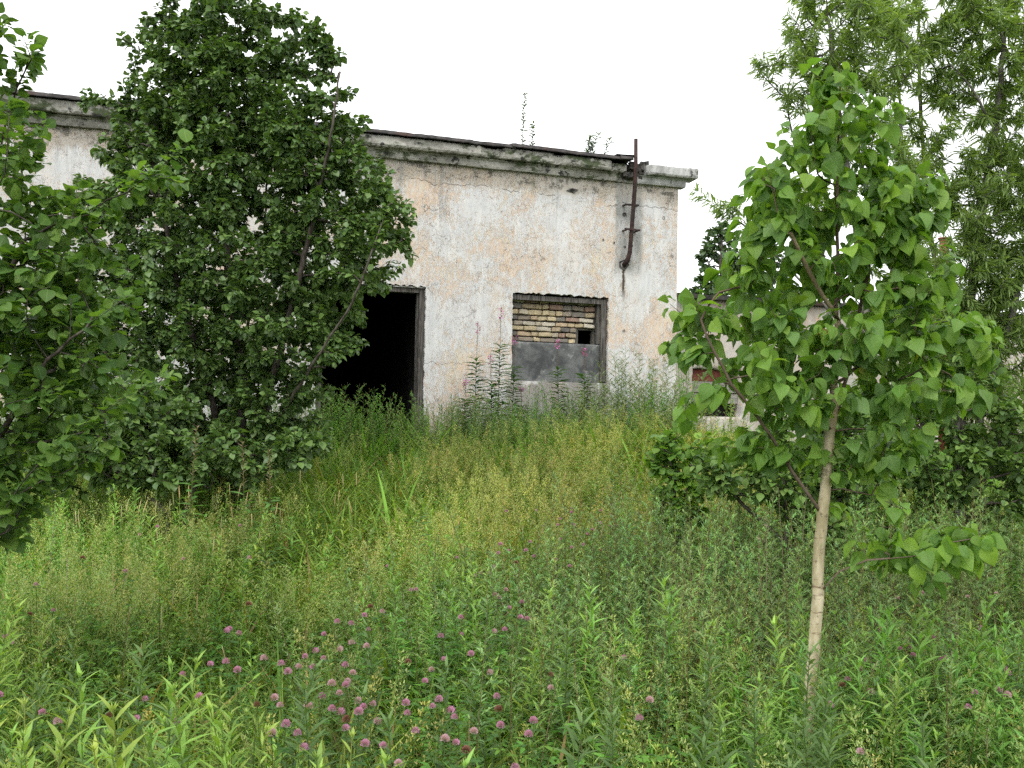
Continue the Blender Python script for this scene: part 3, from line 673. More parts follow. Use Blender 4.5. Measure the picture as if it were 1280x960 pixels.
bl = pblob(Yv, [(1040, 30, 62, 75), (1000, 80, 38, 50), (1100, 60, 55, 70), (1060, 140, 70, 60), (1110, 210, 45, 50), (1120, 300, 50, 60), (1010, 260, 45, 40), (910, 258, 30, 10), (955, 85, 20, 16), (1140, 420, 45, 60), (1090, 500, 50, 40)], .9)
gr = grow(41, st, bl, 620, .11, .3, .35, .3, .08)
tree('willow_tree', 'slimmer willow rising behind the pale-barked sapling, its tips above it', 'tree', foot(at(1092, 680, Yv)), gr, .0018, .0020, .50, M_bark_w,
     lambda A, p, c, b: leafset(42, A, p, c, 21000, 9, WILLOW, .072, PAL_W, .8, .25, .8, .006, .9, b), M_leaf_willow)

# E. undergrowth bushes on the right
def bush(name, label, Y, stems, blobs, nt_, nl, size, pal, seed, tpl=OVAL, mat=None, cmax=3):
    st = [stem_from_ground(Y, s) for s in stems]; gr = grow(seed, st, pblob(Y, blobs, .9), int(nt_*1.5), .08, .5, .45, .3)
    return tree(name, label, 'bush', foot(st[0][0]), gr, .0016, .0018, .5, M_bark, lambda A, p, c, b: leafset(seed+1, A, p, c, int(nl*1.35), cmax+2, tpl, size, pal, .9, .4, 1, .016, .6, b), mat or M_leaf)
PAL_U = [(.10, .18, .040), (.13, .22, .052), (.085, .155, .048), (.16, .25, .06)]
bush('undergrowth_bush', 'dark leafy bush round the willow stems at the right edge', 7.2, [[(1180, 690), (1170, 600), (1150, 540)], [(1200, 690), (1230, 600), (1260, 530)], [(1190, 690), (1200, 560), (1210, 450)], [(1120, 680), (1110, 600), (1100, 540)]],
     [(1160, 570, 80, 60), (1240, 590, 75, 55), (1210, 500, 70, 60), (1120, 530, 60, 60), (1120, 620, 70, 50), (1200, 645, 80, 30), (1290, 560, 60, 90), (1180, 430, 60, 40)], 420, 5200, .052, PAL_U, 51)
bush('undergrowth_bush', 'low dense bush in the shade directly behind the pale-barked sapling', 6.4, [[(985, 690), (980, 600), (960, 560)], [(1000, 690), (1040, 600), (1060, 530)], [(990, 690), (920, 620), (890, 590)]],
     [(925, 590, 65, 36), (1000, 600, 70, 45), (1030, 650, 50, 35), (1060, 590, 60, 50), (1000, 540, 70, 40), (1080, 540, 50, 50), (900, 580, 40, 35)], 300, 2900, .050, PAL_U, 61)
bush('undergrowth_bush', 'small light green bush at the foot of the wall corner, left of the sapling', 6.9, [[(845, 640), (842, 590), (830, 560)], [(850, 640), (865, 590), (875, 560)]],
     [(818, 572, 14, 22), (840, 552, 20, 14), (862, 570, 26, 20), (888, 560, 20, 16), (838, 596, 18, 16), (872, 604, 26, 16), (850, 640, 34, 24), (822, 612, 10, 14)], 130, 800, .052, PAL_S, 71, ROUND, M_leaf_near)
bush('undergrowth_bush', 'shaded bush under the large dark tree, below its lowest branches', 8.7, [[(200, 640), (190, 580), (170, 530)], [(230, 640), (260, 570), (290, 540)], [(210, 640), (120, 570), (80, 540)]],
     [(200, 570, 120, 50), (110, 560, 80, 60), (300, 575, 70, 38), (160, 520, 90, 50), (370, 560, 45, 28)], 330, 6500, .056, PAL_D, 81, OVAL, M_leaf_dark)
# F. far trees
def far_tree(label, Y, px, top, rx, seed, n=3000, size=.11):
    k = Y/F_PX; b = foot(at(px, 520, Y)); tp = at(px, top, Y)
    st = [[b, (b+tp)/2, tp]]; rr = rx*k; H = tp[2]-b[2]
    bl = [(tp-[0, 0, .16*H], (rr*.75, rr*.7, .15*H)), (tp-[0, 0, .5*H], (rr, rr, .3*H)), (tp-[rr*.5, 0, .35*H], (rr*.5, rr*.5, .18*H)), (tp-[-rr*.6, 0, .38*H], (rr*.5, rr*.5, .2*H)), (tp-[rr*.25, 0, .06*H], (rr*.22, rr*.22, .05*H))]
    gr = grow(seed, st, bl, 500, .25, .4, .4, .2)
    return tree('distant_tree', label, 'tree', b, gr, .004, .006, .5, M_bark, lambda A, p, c, bb: leafset(seed, A, p, c, n*2, 4, OVAL, size, [(.06, .11, .045), (.085, .14, .055)], .9, .4, 1, .03, .7, bb), M_leaf_dark)
far_tree('small dark tree beyond the outbuilding roof, just right of the tall wall corner', 23, 902, 278, 42, 91)
far_tree('distant tree beyond the outbuilding, half hidden behind the sapling leaves', 25, 965, 300, 60, 93)
far_tree('distant tree beyond the outbuilding, seen between the willow stems', 27, 1255, 400, 70, 95)

# ------------------------------------------------------------------ plant prototypes
N_ = {w_: leaf_tpl(3, (lambda ww: (lambda a: [.25*ww, ww, .75*ww, .004][int(round(a*3))]))(w_), .35, .22) for w_ in (.07, .09, .13, .2)}
def frame_leaf(pb, p, az, el, L, wkey, col, roll=0, tpl=None):
    D = np.array([[math.cos(az)*math.cos(el), math.sin(az)*math.cos(el), math.sin(el)]])
    N = np.array([[-math.cos(az)*math.sin(el), -math.sin(az)*math.sin(el), math.cos(el)]]) + rng.normal(0, .2, (1, 3))
    V, T, Cc, Lq = put_leaves(tpl or N_[wkey], np.array([p]), D, N, np.array([L]), np.array([col])); pb.add(V, T, Cc, Lq)
def stemcurve(h, lean, n=6):
    a = rng.uniform(0, 6.28); t = np.linspace(0, 1, n); return np.stack([math.cos(a)*lean*t**1.6, math.sin(a)*lean*t**1.6, h*t], 1)
def interp(P, t):
    i = min(len(P)-2, int(t*(len(P)-1))); f = t*(len(P)-1)-i; return P[i]*(1-f)+P[i+1]*f
def leafy(h=.72, c0=(.075, .155, .030), c1=(.15, .26, .06), L0=.085, nl=36, wk=.09, lean=.06, bud=True):
    pb = PB(); P = stemcurve(h, lean); pb.tube(P, np.linspace(.0032, .0014, 6), (.10, .16, .05), 3, False)
    for i in range(nl):
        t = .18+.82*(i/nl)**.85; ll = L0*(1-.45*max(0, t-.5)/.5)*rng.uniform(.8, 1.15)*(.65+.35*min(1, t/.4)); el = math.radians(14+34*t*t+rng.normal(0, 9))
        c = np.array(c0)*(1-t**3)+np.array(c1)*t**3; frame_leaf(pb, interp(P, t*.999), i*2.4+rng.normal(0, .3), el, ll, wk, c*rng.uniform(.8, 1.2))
    if bud:
        for i in range(8): frame_leaf(pb, interp(P, .985), i*2.4, math.radians(70), .020, .09, np.array(c1)*1.0)
    return pb
def mugwort(h=.8, c0=(.055, .095, .042), c1=(.125, .18, .085), nl=24, lsz=.07):
    pb = PB(); P = stemcurve(h, .08); pb.tube(P, np.linspace(.0035, .0012, 6), (.12, .10, .06), 3, False)
    for i in range(nl):
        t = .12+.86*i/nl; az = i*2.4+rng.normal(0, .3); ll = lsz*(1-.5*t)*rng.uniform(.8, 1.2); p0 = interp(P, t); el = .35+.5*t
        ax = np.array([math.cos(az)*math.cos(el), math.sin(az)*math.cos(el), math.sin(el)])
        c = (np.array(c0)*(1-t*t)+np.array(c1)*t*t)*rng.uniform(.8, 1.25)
        for (u, da) in ((.35, .75), (.35, -.75), (.65, .6), (.65, -.6), (.8, 0)): frame_leaf(pb, p0+ax*ll*u, az+da, el-.15+rng.normal(0, .15), ll*.62, .09, c)
        if t > .6:
            for _ in range(5): frame_leaf(pb, p0+ax*rng.uniform(.005, .04), rng.uniform(0, 6.28), rng.uniform(.4, 1.4), .012, .2, np.array(c1)*rng.uniform(.9, 1.25), tpl=SPK)
    return pb
def herb(h=.42, c0=(.055, .125, .024), n=11):
    pb = PB()
    for s in range(3):
        P = stemcurve(h*rng.uniform(.7, 1.1), .14); pb.tube(P, .0016, (.09, .14, .04), 3, False)
        for i in range(n):
            t = .2+.8*i/n; az = rng.uniform(0, 6.28); c = np.array(c0)*rng.uniform(.75, 1.4); pp_ = interp(P, t)+np.array([math.cos(az), math.sin(az), .3])*rng.uniform(.015, .05)
            for da in (-1.1, 0, 1.1): frame_leaf(pb, pp_, az+da, rng.uniform(-.1, .5), rng.uniform(.022, .034), .2, c)
    return pb
def panicle(h=.72, col=(.205, .235, .10), green=(.10, .17, .04), n=80):
    pb = PB(); P = stemcurve(h, .14, 7); pb.tube(P, np.linspace(.0013, .0006, 7), (.16, .20, .07), 3, False)
    for i in range(3): frame_leaf(pb, interp(P, .1+.2*i), rng.uniform(0, 6.28), .9, rng.uniform(.15, .24), .07, green, tpl=BLADE)
    for i in range(n):
        t = rng.uniform(.72, 1); az = rng.uniform(0, 6.28); rr = rng.uniform(.004, .045)*(1.15-t)/.35
        q = interp(P, t*.999)+np.array([math.cos(az)*rr, math.sin(az)*rr, rr*.5]); frame_leaf(pb, q, az, rng.uniform(.2, 1.3), rng.uniform(.008, .014), .2, np.array(col)*rng.uniform(.75, 1.3), tpl=SPK)
    return pb
BLADE = leaf_tpl(5, lambda a: .022*(1-a**2)+.0015, .3, .45)
def tuft(n=14, L=.42, col=(.085, .165, .032)):
    pb = PB()
    for i in range(n):
        az = rng.uniform(0, 6.28); frame_leaf(pb, (rng.normal(0, .02), rng.normal(0, .02), 0), az, rng.uniform(.9, 1.45), L*rng.uniform(.6, 1.25), .07, np.array(col)*rng.uniform(.7, 1.35)*np.array([rng.uniform(.9, 1.3), 1, 1]), tpl=BLADE)
    return pb
def spike(h=.62, col=(.26, .23, .15)):
    pb = PB(); P = stemcurve(h, .05); pb.tube(P, .0012, (.15, .19, .07), 3, False); e = P[-1]
    pb.tube([e-[0, 0, .01], e+[0, 0, .01], e+[.002, 0, .05], e+[.003, 0, .075]], [.0015, .0032, .0030, .001], col, 6); frame_leaf(pb, P[1], 1, 1.0, .2, .07, (.10, .17, .04), tpl=BLADE)
    return pb
def yellow(h=.6):
    pb = leafy(h, L0=.04, nl=18)
    for i in range(24):
        az = rng.uniform(0, 6.28); q = np.array([math.cos(az), math.sin(az), 0])*rng.uniform(0, .04)+[0, 0, h*rng.uniform(.85, 1.05)]; frame_leaf(pb, q, az, .6, .012, .2, (.40, .42, .09))
    return pb

def scatter(protos, X, Y, S, tint, tilt=.12, Zoff=-.02, rng_=None):
    r = rng_ or rng; k = r.integers(0, len(protos), len(X)); out = []; nb = 0
    for j, pr in enumerate(protos):
        i = np.nonzero(k == j)[0]
        if not len(i): continue
        V, T, Cc, L = pr; a = r.uniform(0, 6.283, len(i)); s = S[i]; c, sn = np.cos(a), np.sin(a)
        tx, ty = r.normal(0, tilt, (2, len(i)))
        vx = V[None, :, 0]*c[:, None]-V[None, :, 1]*sn[:, None]; vy = V[None, :, 0]*sn[:, None]+V[None, :, 1]*c[:, None]; vz = np.repeat(V[None, :, 2], len(i), 0)
        vx = vx+vz*tx[:, None]; vy = vy+vz*ty[:, None]
        W = np.stack([vx, vy, vz], -1)*s[:, None, None]; W[..., 0] += X[i][:, None]; W[..., 1] += Y[i][:, None]; W[..., 2] += (gz(X[i], Y[i])+Zoff)[:, None]
        TT = (T[None]+(np.arange(len(i))*len(V))[:, None, None]).reshape(-1, 3)+nb; nb += W.shape[0]*W.shape[1]
        CC = (Cc[None]*tint[i][:, None, :]).reshape(-1, 3); out.append((W.reshape(-1, 3), TT, CC, np.tile(L, (len(i), 1))))
    return [np.concatenate([o[q] for o in out]) for q in range(4)]
def wall_y(x):     # meadow ends at the building
    s = x/bd[0]; return np.where(s < S1, 14.6+np.minimum(s, S1)*bd[1]-.06, 14.6+s*bd[1]+.95)
def sample(n, y0, y1, dens=None, pad=.7, pw=1.0, seed=0):
    r = np.random.default_rng(500+seed); X = []; Y = []; tot = 0
    while tot < n:
        u = r.random(n*2); y = (y0**pw+(y1**pw-y0**pw)*u)**(1/pw); x = r.uniform(-1, 1, n*2)*(y*.56+pad)
        ok = (y < wall_y(x))
        if dens is not None: ok &= r.random(n*2) < dens(x, y)
        X.append(x[ok]); Y.append(y[ok]); tot += ok.sum()
        if len(X) > 60: break
    return np.concatenate(X)[:n], np.concatenate(Y)[:n]
def bump(x, y, cx, cy, rx, ry): return np.exp(-(((x-cx)/rx)**2+((y-cy)/ry)**2))
def tints(x, y, a=.16, r=None):
    r = r or rng; n = len(x); b = 1+.22*nz(x, y, 1.3, 5)[:, None]+r.normal(0, a, (n, 1)); t = np.ones((n, 3)); t[:, 0] += .20*nz(x, y, .9, 6)+r.normal(0, .10, n); t[:, 2] += r.normal(0, .08, n); return np.clip(t*b, .35, 2)*np.array([1.72, 1.62, 1.34])
def dry(x, y): return np.clip(1.0*bump(x, y, -1.6, 8.2, 2.2, 2.4)+.8*bump(x, y, .6, 9.8, 1.6, 1.6)+.8*bump(x, y, 1.6, 11, 1.4, 1.6)+.55*bump(x, y, -2.2, 5.0, 1.2, 1.2)+.55*bump(x, y, 1.9, 3.3, .5, .6)+.15, 0, 1)
def shrubby(x, y): return np.clip(bump(x, y, 1.35, 6.2, .75, 2.2)+bump(x, y, 1.0, 4.2, .9, .9)*.7+bump(x, y, 2.4, 6.6, 1.4, 1.6)*1.0+.9*bump(x, y, .2, 13.0, 2.6, .9)+.5*bump(x, y, .3, 5.2, .9, 1.0), 0, 1)

def stuff(name, parts, mat):
    nb = 0; V = []; T = []; Cc = []; L = []
    for p in parts:
        V.append(p[0]); T.append(p[1]+nb); Cc.append(p[2]); L.append(p[3]); nb += len(p[0])
    o = mk(name, np.concatenate(V), np.concatenate(T), mat, None, np.concatenate(Cc), np.concatenate(L)); o['kind'] = 'stuff'; return o
def tri(p): return p.arr()
# grass
tufts = [tri(tuft(15, rng.uniform(.36, .50))) for _ in range(6)]
tuft_hi = [tri(tuft(16, .62, (.085, .17, .035))) for _ in range(3)]
x, y = sample(4200, 1.7, 14, None, .6, 1.25, 1); g1 = scatter(tufts, x, y, rng.uniform(.8, 1.25, len(x))*(1+.1*nz(x, y, 1.1, 8)), tints(x, y)*np.array([1.1, 1, .9]))
x, y = sample(350, 8, 14.5, lambda x, y: .25+.75*smooth(11.5, 13.2, y-x*.33), .6, 1.3, 2); g2 = scatter(tuft_hi, x, y, rng.uniform(.75, 1.2, len(x)), tints(x, y))
x, y = sample(2600, 14, 60, None, 1, 1, 3); g3 = scatter(tuft_hi, x, y, rng.uniform(.8, 1.2, len(x)), tints(x, y))
straw = [tri(tuft(7, .5, (.20, .165, .085))) for _ in range(4)]
x, y = sample(420, 1.8, 13, None, .5, 1.2, 9); g4 = scatter(straw, x, y, rng.uniform(.7, 1.2, len(x)), tints(x, y)*.75, .3)
gr_o = stuff('meadow_grass', [g1, g2, g3, g4], M_grass)
gr_o['label'] = 'fine green grass covering the whole meadow up to the wall'; gr_o['category'] = 'grass'
pans = [tri(panicle(rng.uniform(.62, .8))) for _ in range(5)]
x, y = sample(4200, 2.6, 13.6, lambda x, y: dry(x, y)*smooth(-.6, .3, nz(x, y, 1.8, 41)), .4, 1.25, 4); p1 = scatter(pans, x, y, rng.uniform(.75, 1.05, len(x)), tints(x, y, .1))
spk = [tri(spike(rng.uniform(.5, .68))) for _ in range(3)]
x, y = sample(110, 4.2, 11, None, .3, 1.2, 5); p2 = scatter(spk, x, y, rng.uniform(.9, 1.15, len(x)), tints(x, y, .1))
x, y = sample(34, 7.0, 8.0, lambda x, y: bump(x, y, -2.3, 7.6, 1.0, .5), .3, 1, 6); p3 = scatter(spk, x, y, rng.uniform(1.1, 1.3, len(x)), tints(x, y, .1))
pn_o = stuff('seeding_grass', [p1, p2, p3], M_grass); pn_o['label'] = 'beige seed heads of tall fine grass across the meadow'; pn_o['category'] = 'grass'
# weeds
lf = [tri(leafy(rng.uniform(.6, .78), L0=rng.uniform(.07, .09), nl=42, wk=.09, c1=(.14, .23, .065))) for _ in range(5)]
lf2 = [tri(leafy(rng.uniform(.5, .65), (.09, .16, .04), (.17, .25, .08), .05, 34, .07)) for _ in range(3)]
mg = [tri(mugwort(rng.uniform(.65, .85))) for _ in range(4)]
hb = [tri(herb(rng.uniform(.36, .5))) for _ in range(4)]
yl = [tri(yellow()) for _ in range(2)]
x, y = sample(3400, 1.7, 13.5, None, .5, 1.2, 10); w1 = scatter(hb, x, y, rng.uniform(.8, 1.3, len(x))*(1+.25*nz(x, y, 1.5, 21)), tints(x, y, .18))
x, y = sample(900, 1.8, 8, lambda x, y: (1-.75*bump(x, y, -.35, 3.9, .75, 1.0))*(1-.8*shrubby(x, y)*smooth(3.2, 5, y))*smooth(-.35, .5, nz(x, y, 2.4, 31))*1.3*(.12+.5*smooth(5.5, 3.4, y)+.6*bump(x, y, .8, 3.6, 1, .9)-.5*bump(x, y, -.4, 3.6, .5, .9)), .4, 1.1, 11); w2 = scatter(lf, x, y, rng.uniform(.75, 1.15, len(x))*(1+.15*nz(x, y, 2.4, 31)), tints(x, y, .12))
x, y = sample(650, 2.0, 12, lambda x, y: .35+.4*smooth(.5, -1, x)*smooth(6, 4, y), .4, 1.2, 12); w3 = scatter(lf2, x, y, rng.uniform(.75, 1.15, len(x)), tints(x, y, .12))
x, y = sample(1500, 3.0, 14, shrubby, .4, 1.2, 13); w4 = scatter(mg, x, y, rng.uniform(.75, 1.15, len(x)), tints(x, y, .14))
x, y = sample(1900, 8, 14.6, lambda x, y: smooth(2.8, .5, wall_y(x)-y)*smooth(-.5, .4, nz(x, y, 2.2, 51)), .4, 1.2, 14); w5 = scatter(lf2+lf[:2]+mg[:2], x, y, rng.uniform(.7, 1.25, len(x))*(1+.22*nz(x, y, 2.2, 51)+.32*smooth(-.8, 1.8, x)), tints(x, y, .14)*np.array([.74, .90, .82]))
x, y = sample(60, 6, 12, lambda x, y: bump(x, y, .9, 8.0, .8, 1.0), .4, 1, 15); w6 = scatter(yl, x, y, rng.uniform(.8, 1.1, len(x)), tints(x, y, .1))
x, y = sample(300, 4.6, 8, lambda x, y: bump(x, y, 2.1, 6.2, 1.3, .9), .4, 1, 16); w7 = scatter(mg, x, y, rng.uniform(1.05, 1.4, len(x)), tints(x, y, .16)*np.array([1.05, 1.1, 1]))
we_o = stuff('meadow_weeds', [w1, w2, w3, w4, w5, w6, w7], M_weed); we_o['label'] = 'mixed green weeds and mugwort crowding the meadow'; we_o['category'] = 'weeds'

# ------------------------------------------------------------------ individual plants
def copy_thing(src, loc, rz, sc, label=None):
    r = src.copy(); COL.objects.link(r); r.location = [float(v) for v in loc]; r.rotation_euler = (float(rng.normal(0, .06)), float(rng.normal(0, .06)), rz); r.scale = (sc, sc, sc)
    if label: r['label'] = label
    for ch in list(src.children):
        c = ch.copy(); COL.objects.link(c); c.parent = r
    return r
def split_thing(name, label, cat, group, parts, loc=(0, 0, 0)):
    o = thing(name, label, cat, loc, group)
    for nm, pb_, mat in parts: pb_.build(nm, mat, o)
    return o
# clover
def clover(label, hc0, hc1, h=.72):
    P = stemcurve(h, .05); s = PB(); s.tube(P, .0014, (.12, .17, .05), 4, False); lv = PB(); hd = PB(); e = P[-1]
    for t in (.35, .55, .75, .93):
        az = rng.uniform(0, 6.28); q = interp(P, t)+np.array([math.cos(az), math.sin(az), .3])*.03
        for da in (-1, 0, 1): frame_leaf(lv, q, az+da, .2, .034, .2, np.array((.055, .13, .028))*rng.uniform(.85, 1.2))
    for da in (0, 2.1, 4.2): frame_leaf(lv, e-[0, 0, .006], da, -.1, .026, .2, (.07, .15, .03))
    n = 90
    for i in range(n):
        z = 1-1.55*(i+.5)/n; ph = i*2.39996; rr = math.sqrt(max(0, 1-z*z)); d = np.array([rr*math.cos(ph), rr*math.sin(ph), z])
        q = e+[0, 0, .006]+d*np.array([.0065, .0065, .007]); D = (d+np.array([0, 0, .45]))[None]; D = norm(D)
        V, T, Cc, L = put_leaves(PETAL, q[None], D, np.cross(D, [[.3, 1, .2]]), np.array([.0085*rng.uniform(.85, 1.15)]), np.array([hc0])); t = L[:, 1:2]
        hd.add(V, T, np.array(hc0)*(1-t)+np.array(hc1)*t*rng.uniform(.9, 1.1), L)
    return split_thing('clover_flower', label, 'flower', 'clover flowers in the meadow', [('stem', s, M_weed), ('leaves', lv, M_weed), ('flower_head', hd, M_petal)])
PETAL = leaf_tpl(2, lambda a: [.13, .2, .08][int(round(a*2))], .4, .0)
cl_pk = clover('round pink clover head on a thin stem in the meadow', (.54, .34, .47), (.47, .19, .38))
cl_pl = clover('pale lilac-pink clover head, faded, on a thin stem in the meadow', (.55, .42, .45), (.52, .28, .42))
cl_br = clover('withered brown clover head on a thin stem in the meadow', (.16, .08, .05), (.28, .13, .12))
CL = """240,902 263,793 287,880 309,828 298,830 341,828 358,826 366,838 365,839 326,871 356,900 358,839 399,816 410,877 385,877 423,822 430,857 424,861 414,880 446,857 448,873 437,886 441,885 449,900 442,889 452,905 462,912 459,880 503,876 503,741 505,740 523,890 506,917 470,934 548,860 575,900 561,896 590,940 604,930 573,924 480,706 262,837 293,797 290,790 50,733 138,716 193,668 305,658 308,701 457,810 466,767 470,785 433,783 431,779 434,769 462,763 411,792 393,817 373,812 421,845 430,868 377,886 444,832 464,815 540,827 537,829 613,793 540,800 563,797 602,741 575,815 596,839 553,883 552,872 501,835 583,694 620,690 631,690 650,682 662,676 672,690 680,693 700,705 719,685 725,688 732,670 747,683 763,645 754,640 712,675 716,640 705,636 641,640 590,716 600,722 612,718 634,738 637,750 620,712 655,705 671,698 640,770 650,790 668,777 606,747 615,760 592,770 632,865 669,640 697,648 684,655 708,657 724,673 727,657 736,655 744,664 755,655 766,660
1103,791 1087,827 1151,822 1136,818 1082,848 1212,749 1243,745 1226,780 1215,826 1253,834 1265,843 1258,868 1237,871 1241,876 1061,942 1012,885 1076,845 1120,803 1168,802 1115,750 1156,742 1183,830 1220,880 1065,865 1076,870
8,840 60,765 3,870 10,870 44,765 9,888 148,900 30,795 151,905 5,800 100,700 186,660 229,700 317,760 318,880 645,845 660,900 600,880 655,925 622,905 700,860 790,880 760,820 820,900 370,950 640,955 545,930 505,955 420,925 390,915 330,905 210,850 180,880 95,905"""
pts = [tuple(map(int, s.split(','))) for s in CL.split()]
CLP = (cl_pk, cl_pl, cl_br)
first = {0: True, 1: True, 2: True}
for i, (a, b) in enumerate(pts):
    h = .70; p = on_canopy(a, b, h); k = 0 if rng.random() < .66 else (1 if rng.random() < .7 else 2)
    g_ = gz(p[0], p[1]); sc = float(rng.uniform(.74, 1.02))
    loc = (p[0], p[1], p[2]-.72*sc)
    where = ('at the far left of the foreground' if a < 170 else 'in the mid meadow left, before the dark tree' if b < 720 and a < 440 else 'in the mid meadow below the bricked window' if b < 760 and a < 860 else
             'in the dense clover patch left of centre' if a < 660 and b < 880 else 'along the bottom edge left of centre' if a < 660 else 'in the foreground between clover patch and sapling' if a < 1000 else
             'under the low side branch of the sapling' if b < 800 else 'just right of the sapling trunk' if a < 1135 else 'at the lower right, beyond the dry stalks')
    lab = ('pink clover head ', 'pale faded clover head ', 'withered brown clover head ')[k] + where
    if first[k]: CLP[k]['label'] = lab
    if first[k]:
        o = CLP[k]; first[k] = False; o.location = [float(v) for v in loc]; o.scale = (sc,)*3
    else: copy_thing(CLP[k], loc, float(rng.uniform(0, 6.28)), sc, lab)

# leafy weeds standing out of the foreground
def weed_thing(name, label, group, pb_, loc):
    o = thing(name, label, 'plant', loc, group); pb_.build('leafy_stem', M_weed, o); return o
big = [leafy(.80, (.085, .15, .045), (.13, .205, .075), .105, 70, .09, .05) for _ in range(3)]
protos = []
LW = "1000,842 1022,850 1012,870 1035,862 985,868 1005,895 1028,900 1050,850 327,850 400,870 520,880 60,900 160,820 850,760 870,820 905,880 780,890 700,800 560,830 960,860 1030,880 1110,820 1060,800 1180,900 1240,800 740,850 640,830 460,850 830,700 905,700 560,740 130,880 230,900 1140,930 990,930 840,930 690,930 600,760 690,730 490,780 1210,930 20,830 100,790"
for i, s in enumerate(LW.split()):
    a, b = map(int, s.split(',')); p = on_canopy(a, b, .78); sc = float(rng.uniform(.9, 1.08)); loc = (p[0], p[1], gz(p[0], p[1])-.02)
    lab = 'leafy weed with a pale tip, ' + (('low at the left edge' if a < 240 else 'in front of the clover patch, left of centre' if a < 600 else 'at the bottom, centre right' if a < 990 else 'at the bottom, right of the sapling') if b > 815 and not 980 < a < 1055 else 'right at the foot of the sapling trunk' if b > 815 else
           ('further back at the left' if a < 240 else 'behind the clover patch' if a < 600 else 'in the middle, left of the mugwort thicket' if a < 770 else 'just in front of the mugwort thicket' if a < 1000 else 'behind the sapling foot, to its right'))
    if i < 3: o = weed_thing('leafy_weed', lab, 'tall leafy weeds in the foreground', big[i], loc); o.scale = (sc,)*3; protos.append(o)
    else: copy_thing(protos[i % 3], loc, float(rng.uniform(0, 6.28)), sc, lab)

# fireweed
def fireweed(h, flowers=True, seed_tip=False, L0=.11, n=46, tip=.22, g_=1.0):
    P = stemcurve(h, .05, 8); s = PB(); s.tube(P, np.linspace(.005, .002, 8), (.14, .13, .06), 4, False); lv = PB(); fw = PB()
    for i in range(n):
        t = .12+(.86-tip)*i/n; frame_leaf(lv, interp(P, t), i*2.4, math.radians(22-18*(1-t)+rng.normal(0, 8)), L0*rng.uniform(.85, 1.1)*(1-.35*t), .13, np.array((.06, .125, .032))*g_*rng.uniform(.8, 1.25))
    for i in range(34):
        t = 1-tip+tip*i/34; az = i*2.4; frame_leaf(fw, interp(P, t*.999), az, .7, .035 if not seed_tip else .05, .09, (.28, .13, .13) if not seed_tip else (.24, .18, .13))
    if flowers:
        for i in range(26):
            t = 1-.02-.07*rng.random(); az = rng.uniform(0, 6.28); frame_leaf(fw, interp(P, t)+np.array([math.cos(az), math.sin(az), 0])*.018, az, rng.uniform(-.3, .9), .032, .2, (.60, .20, .55), tpl=OVAL)
    return s, lv, fw
FW = [(595, 520, 1.15, 400, 'fireweed', 'fireweed left of the bricked window, with a faint pink tip'), (617, 520, 1.25, 440, '', 'short fireweed stem between two taller ones left of the window'),
      (625, 520, 1.55, 380, '', 'tallest fireweed at the left edge of the bricked window, whitewash behind its tip'), (642, 520, 1.45, 415, '', 'fireweed before the left end of the cement slab, pink tip against the bricks'),
      (700, 520, 1.35, 420, '', 'fireweed in front of the middle of the dark cement slab under the bricks'), (733, 525, 1.15, 430, '', 'fireweed before the right end of the dark cement slab, pink at its tip'),
      (655, 530, 1.0, 480, '', 'low fireweed at the foot of the wall below the cement slab'), (580, 525, .95, 470, '', 'small fireweed nearest the doorway, at the foot of the wall')]
for i, (a, b, h, ty, _, lab) in enumerate(FW):
    Y = float(14.6+(a-640)/F_PX*14.6*.34-.55-.12*(i % 3)); top = at(a, ty, Y); gzv = float(gz(top[0], Y)); hh = float(top[2]-gzv)
    s, lv, fw = fireweed(hh, L0=.23, n=int(80+14*hh)); o = thing('fireweed', lab, 'plant', (top[0], Y, gzv-.02), 'fireweeds along the wall')
    s.build('stem', M_weed, o); lv.build('leaves', M_weed, o); fw.build('flower_spike', M_petal, o)
for (a, ty, lab) in [(238, 528, 'fireweed gone to seed, tallest of the brown-tipped ones before the dark tree'), (311, 548, 'middle brown-tipped fireweed gone to seed before the dark tree'), (342, 558, 'rightmost brown-tipped fireweed gone to seed before the dark tree')]:
    Y = 7.6; top = at(a, ty, Y); gzv = float(gz(top[0], Y)); s, lv, fw = fireweed(float(top[2]-gzv), False, True, .16, 40, .30, 1.7)
    o = thing('fireweed', lab, 'plant', (top[0], Y, gzv-.02), 'seeding fireweeds before the tree'); s.build('stem', M_weed, o); lv.build('leaves', M_weed, o); fw.build('seed_spike', M_petal, o)
for (a, b, lab) in [(340, 690, 'young dark fireweed with broad leaves in the middle of the pale grass'), (522, 640, 'light green young fireweed standing in the centre of the meadow'), (588, 690, 'young fireweed among the pink clover in the centre')]:
    p = on_canopy(a, b, .72); s, lv, fw = fireweed(.78, False, False, .13, 40, .02, 1.3 if a != 340 else .8); o = thing('fireweed', lab, 'plant', (p[0], p[1], gz(p[0], p[1])-.02), 'young fireweeds in the meadow'); s.build('stem', M_weed, o); lv.build('leaves', M_weed, o)

